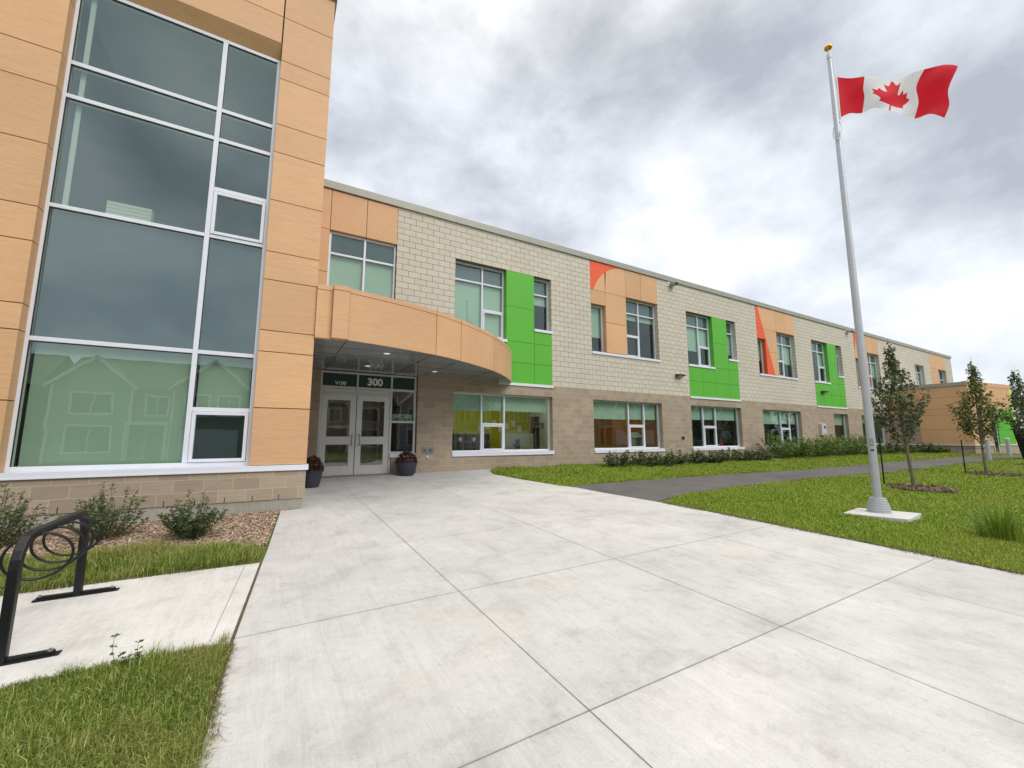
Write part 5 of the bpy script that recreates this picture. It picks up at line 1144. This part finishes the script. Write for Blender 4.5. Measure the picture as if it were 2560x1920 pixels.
q = MB(); q.tube([(fx + ct * .09, fy + st_ * .09, 8.63), (fx + ct * .085, fy + st_ * .085, 8.3), (fx + ct * .075, fy + st_ * .075, 7.66)], .014, 6); q.build('heading', M_PAPER, t)

# ---------------------------------------------------------------- bike rack
t = thing('bike_rack', (-4.5, -7.9, GZ(-4.5, -7.9)), 'black steel bike rack with four hanging rings on the pale concrete slab', 'bike rack')
zn, zf_ = GZ(-4.5, -8.53) + .004, GZ(-4.5, -7.3) + .004
def rounded(pts, r_, n=6):
    P = [Vector(p_) for p_ in pts]; o_ = [P[0]]
    for i in range(1, len(P) - 1):
        a_ = (P[i - 1] - P[i]).normalized(); b_ = (P[i + 1] - P[i]).normalized()
        for k in range(n + 1):
            u = k / n; o_.append((P[i] + a_ * r_).lerp(P[i], u).lerp(P[i].lerp(P[i] + b_ * r_, u), u))
    o_.append(P[-1]); return o_
q = MB(); q.tube(rounded([(-4.5, -8.53, zn), (-4.5, -8.50, .415), (-4.5, -7.33, .425), (-4.5, -7.3, zf_)], .2), 0, sq=(.056, .056)); q.build('frame', M_BLACK, t, bevel=.008)
for y, z in ((-8.53, zn), (-7.3, zf_)):
    q = MB(); q.prism([(-4.78, y - .032, z), (-4.22, y - .032, z), (-4.22, y + .032, z), (-4.78, y + .032, z)], (0, 0, .012)); q.prism([(-4.76, y - .012, z + .012), (-4.24, y - .012, z + .012), (-4.26, y + .028, z + .012), (-4.74, y + .028, z + .012)], (0, 0, .02))
    ft = q.build('foot', M_BLACK, t)
    for x in (-4.74, -4.27):
        q = MB(); q.lathe([(.016, 0), (.016, .006), (.009, .007), (.008, .016)], (x, y - .005, z + .032), 12); q.build('bolt', M_STEEL, ft)
for k, (y, cx) in enumerate(((-8.27, -4.475), (-8.02, -4.485), (-7.78, -4.50), (-7.54, -4.51))):
    q = MB(); q.tube([(cx + .172 * math.cos(a_), y + .03 * math.cos(a_), .245 + .158 * math.sin(a_)) for a_ in [i * 6.2832 / 40 for i in range(40)]], .0095, 8, closed=True); q.build('ring', M_BLACK, t, smooth=True)

# ---------------------------------------------------------------- planters
def planter(x, y, r_, h, fh, label, seed):
    z = GZ(x, y); R_ = np.random.RandomState(seed)
    t = thing('planter', (x, y, z), label, 'planter', 'charcoal planters of dark red flowers at the entrance')
    q = MB(); q.lathe([(r_ * .68, 0), (r_ * .78, h * .2), (r_ * .92, h * .55), (r_ * 1.0, h * .9), (r_ * .99, h), (r_ * .93, h), (r_ * .9, h * .93)], (x, y, z), 160, ribs=40, ra=.012); q.build('pot', M_POT, t, smooth=True)
    n = 3000; v_ = R_.normal(0, 1, (n, 3)); v_[:, 2] = np.abs(v_[:, 2]); v_ /= np.linalg.norm(v_, axis=1, keepdims=True); rad = R_.uniform(.80, 1.03, (n, 1))
    P = v_ * rad * np.array([r_ * .98, r_ * .98, fh]) + np.array([x, y, z + h * .9]); P += .012 * np.sin(P * 60)
    V, F = leaves(P[:1700], v_[:1700] + R_.normal(0, .4, (1700, 3)), .038 * R_.uniform(.6, 1.2, 1700), R_, .1); npmesh('leaf', V, F, M_LEAFS, t, tint=np.repeat(R_.uniform(0, .8, 1700), 4))
    Q = P[1700:]; Q = Q + v_[1700:] * .012; nq = len(Q); V, F = leaves(np.repeat(Q, 4, 0), R_.normal(0, 1, (nq * 4, 3)) + np.repeat(v_[1700:], 4, 0) * .6, .022 * R_.uniform(.7, 1.3, nq * 4), R_, .1, .9)
    npmesh('flower', V, F, M_FLOWER, t, tint=np.repeat(np.repeat(R_.uniform(0, 1, nq) ** 1.6, 4), 4))
planter(-2.17, -1.42, .225, .42, .36, 'ribbed charcoal planter of dark red flowers at the tower corner, left of the doors', 1)
planter(.44, -.33, .30, .40, .33, 'charcoal planter of dark red flowers under the sidelight, right of the doors', 2)

# ---------------------------------------------------------------- wall lights, bollards, bin
def wedge(x, z, label, w_=.42, m=M_SPAND):
    t = thing('wall_light', (x, 0, z), label, 'wall light', 'security fixtures on the school wall')
    q = MB(); q.prism([(x - w_ / 2, 0, z - .08), (x - w_ / 2, 0, z + .08), (x - w_ / 2, -.26, z + .05), (x - w_ / 2, -.24, z - .0)], (w_, 0, 0)); q.build('housing', m, t, bevel=.006)
    q = MB(); q.prism([(x - w_ / 2 + .03, -.02, z - .084), (x + w_ / 2 - .03, -.02, z - .084), (x + w_ / 2 - .03, -.22, z - .015), (x - w_ / 2 + .03, -.22, z - .015)], (0, 0, -.006)); q.build('lens', M_INTW, t)
wedge(13.2, 3.93, 'small grey wedge light on the cream blocks left of the second green group'); wedge(26.85, 3.9, 'small grey wedge light on the farthest green panels')
def cam_(x, z, label, m=M_WHITE):
    t = thing('flood_light', (x, 0, z), label, 'flood light', 'security fixtures on the school wall')
    q = MB(); q.box(x - .2, x + .16, -.03, 0, z - .12, z + .12); q.build('bracket', M_WHITE, t, bevel=.005)
    q = MB(); q.prism([(x - .1, -.04, z - .06), (x - .1, -.06, z + .08), (x - .1, -.34, z + .02), (x - .1, -.30, z - .10)], (.3, 0, 0)); q.build('head', M_COPING, t, bevel=.006)
    q = MB(); q.prism([(x - .06, -.335, z + .005), (x + .16, -.335, z + .005), (x + .16, -.308, z - .085), (x - .06, -.308, z - .085)], (0, -.004, 0)); q.build('lens', M_RUBBER, t)
cam_(12.97, 8.34, 'white flood light under the roof edge, right of the coral arc panel'); cam_(31.05, 8.36, 'white flood light under the roof edge, just left of the flagpole')
for i, (x, y, lb) in enumerate(((28.72, -6.3, 'galvanised steel bollard beside the path, directly behind the second young maple'), (35.5, -5.78, 'galvanised steel bollard farther along the path, left of the black bin'))):
    z = GZ(x, y) - .03; t = thing('bollard', (x, y, z), lb, 'bollard', 'steel bollards by the path')
    q = MB(); q.lathe([(.092, 0), (.092, 1.04)], (x, y, z), 24); q.build('post', M_SATIN, t, smooth=True)
    q = MB(); q.lathe([(.098, 0), (.098, .03), (.07, .055), (.02, .06)], (x, y, z + 1.04), 24); q.build('cap', M_WHITE, t)
bx, by = 31.4, -7.5; z = GZ(bx, by)
t = thing('waste_bin', (bx, by, z), 'large black waste bin standing beside the path at the right edge of the photo', 'bin')
q = MB(); q.v = [(bx - .62, by - .5, z + .06), (bx + .62, by - .5, z + .06), (bx + .62, by + .45, z + .06), (bx - .62, by + .45, z + .06), (bx - .8, by - .68, z + 1.5), (bx + .8, by - .68, z + 1.5), (bx + .8, by + .62, z + 1.5), (bx - .8, by + .62, z + 1.5)]
q.f = [(0, 3, 2, 1), (4, 5, 6, 7), (0, 1, 5, 4), (1, 2, 6, 5), (2, 3, 7, 6), (3, 0, 4, 7)]; q.m = [0] * 6; q.build('body', M_BLACK, t, bevel=.03)
q = MB(); q.box(bx - .86, bx + .86, by - .74, by + .68, z + 1.5, z + 1.58); q.build('lid', M_RUBBER, t, bevel=.02)
for sx_, sy_ in ((-1, -1), (1, -1), (1, 1), (-1, 1)):
    q = MB(); q.tube([(bx + sx_ * .5 - .025, by + sy_ * .38, z + .06), (bx + sx_ * .5 + .025, by + sy_ * .38, z + .06)], .06, 12); q.build('wheel', M_RUBBER, t)

# ---------------------------------------------------------------- houses across the street (mirrored in the school's glass)
def house(x0, col, lb, flip=False):
    Y = -37.0; gz = GZ(x0, Y) - .1; W_ = 11.8
    t = thing('town_house', (x0 + W_ / 2, Y, gz), lb, 'house', 'houses across the street')
    mw = mat('siding_' + col[0], lin(*col[1]), .7, 0, .05, 2, bs=.2, bscale=30, stretch=(.05, .05, 1))
    fx_ = (lambda v_: x0 + W_ - v_) if flip else (lambda v_: x0 + v_)
    def bx_(mb, a_, b_, y0, y1, z0, z1): p_, q_ = sorted((fx_(a_), fx_(b_))); mb.box(p_, q_, y0, y1, gz + z0, gz + z1)
    q = MB(); bx_(q, 0, W_, Y - 9, Y, 0, 5.7); bx_(q, 0, 4.3, Y + .001, Y + 1.0, 0, 5.7); bx_(q, 6.8, W_, Y + .001, Y + 1.4, 0, 5.7)
    for a_, b_, yy in ((0, 4.3, Y + 1.0), (6.8, W_, Y + 1.4)):
        pk = 1.9 if a_ == 0 else 2.2; q.prism([(fx_(a_), yy, gz + 5.7), (fx_(b_), yy, gz + 5.7), (fx_((a_ + b_) / 2), yy, gz + 5.7 + pk)], (0, -.2, 0))
    q.build('wall', mw, t)
    q = MB(); mr = M_ROOF
    q.quad((fx_(-.3), Y + .3, gz + 5.6), (fx_(W_ + .3), Y + .3, gz + 5.6), (fx_(W_ + .3), Y - 4.5, gz + 8.4), (fx_(-.3), Y - 4.5, gz + 8.4)); q.quad((fx_(-.3), Y - 9.3, gz + 5.6), (fx_(W_ + .3), Y - 9.3, gz + 5.6), (fx_(W_ + .3), Y - 4.5, gz + 8.4), (fx_(-.3), Y - 4.5, gz + 8.4))
    for a_, b_, yy in ((0, 4.3, Y + 1.3), (6.8, W_, Y + 1.7)):
        pk = 1.9 if a_ == 0 else 2.2; m_ = (a_ + b_) / 2
        for s_ in (a_ - .35, b_ + .35): q.quad((fx_(s_), yy, gz + 5.45), (fx_(m_), yy, gz + 5.85 + pk), (fx_(m_), Y - 4, gz + 5.85 + pk), (fx_(s_), Y - 4, gz + 5.45))
    q.build('roof', mr, t)
    q = MB()
    for a_, b_, yy in ((0, 4.3, Y + 1.31), (6.8, W_, Y + 1.71)):
        pk = 1.9 if a_ == 0 else 2.2; m_ = (a_ + b_) / 2
        for s_ in (a_ - .35, b_ + .35): q.prism([(fx_(s_), yy, gz + 5.25), (fx_(s_), yy, gz + 5.5), (fx_(m_), yy, gz + 5.9 + pk), (fx_(m_), yy, gz + 5.62 + pk)], (0, .05, 0))
        for s_ in (a_, b_): bx_(q, s_ - .08, s_ + .08, yy - .30, yy - .22, 0, 5.5)
    bx_(q, 4.3, 6.8, Y + .3, Y + 2.2, 2.75, 3.0); bx_(q, 4.35, 4.5, Y + 2.0, Y + 2.2, .1, 2.75); bx_(q, 6.6, 6.75, Y + 2.0, Y + 2.2, .1, 2.75)
    q.build('trim', M_WHITE, t)
    for a_, b_, c_, d_, yy in ((1.1, 3.2, 3.6, 5.0, Y + 1.0), (1.0, 3.3, .8, 2.6, Y + 1.0), (5.0, 6.2, 3.6, 4.9, Y), (7.6, 9.0, 3.6, 5.1, Y + 1.4), (9.7, 11.1, 3.6, 5.1, Y + 1.4)):
        q = MB(); bx_(q, a_ - .14, b_ + .14, yy + .002, yy + .06, c_ - .14, c_); bx_(q, a_ - .14, b_ + .14, yy + .002, yy + .06, d_, d_ + .14); bx_(q, a_ - .14, a_, yy + .002, yy + .06, c_, d_); bx_(q, b_, b_ + .14, yy + .002, yy + .06, c_, d_); bx_(q, (a_ + b_) / 2 - .03, (a_ + b_) / 2 + .03, yy + .004, yy + .05, c_, d_)
        wf = q.build('window', M_WHITE, t); q = MB(); bx_(q, a_, b_, yy + .003, yy + .02, c_, d_); q.build('pane', M_WGL, wf)
    q = MB(); bx_(q, 7.4, 11.2, Y + 1.4, Y + 1.45, .05, 2.4); q.build('garage_door', M_WHITE, t)
    q = MB(); bx_(q, 5.2, 6.1, Y + .002, Y + .06, .2, 2.3); q.build('door', M_SPAND, t)
M_ROOF = mat('shingle_roof', (.09, .085, .08, 1), .9, 0, .2, 6); M_WGL = mat('house_glass', lin(70, 80, 90), .12, 0, .3, .4)
house(-29.8, ('sand', (176, 164, 140)), 'sand-coloured house opposite, reflected at the left edge of the tower glass')
house(-16.7, ('grey', (150, 152, 146)), 'grey house with two white-trimmed gables, reflected in the lowest tower pane')
house(-3.4, ('taupe', (140, 128, 114)), 'taupe house reflected in the entrance doors', True)
house(9.8, ('blue', (120, 134, 146)), 'blue-grey house reflected in the sidelight beside the entrance doors'); house(23.2, ('clay', (150, 120, 100)), 'clay-coloured house reflected in the first ground window', True)
house(36.6, ('straw', (178, 168, 128)), 'straw-coloured house reflected at the left of the second ground window'); house(50.0, ('slate', (112, 118, 124)), 'slate-coloured house reflected at the right of the second ground window', True)
house(63.4, ('olive', (140, 142, 118)), 'olive house reflected at the left of the third ground window'); house(76.8, ('ash', (160, 158, 152)), 'ash-coloured house reflected at the right of the third ground window', True)
# distant trees that close the view on the right
R_ = np.random.RandomState(77); n = 5200
cx = R_.uniform(70, 150, 60); cy = R_.uniform(-45, 30, 60); hh = R_.uniform(5, 9, 60); k = R_.randint(0, 60, n); v_ = R_.normal(0, 1, (n, 3)); v_ /= np.linalg.norm(v_, axis=1, keepdims=True)
P = np.stack([cx[k] + v_[:, 0] * hh[k] * .45, cy[k] + v_[:, 1] * hh[k] * .45, hh[k] * .5 + v_[:, 2] * hh[k] * .5], 1)
V, F = leaves(P, v_ + R_.normal(0, .5, (n, 3)), R_.uniform(.7, 1.5, n), R_, .2, .9); tag(npmesh('far_woodland', V, F, M_LEAFD, tint=np.repeat(R_.uniform(0, .7, n), 4)), kind='stuff')
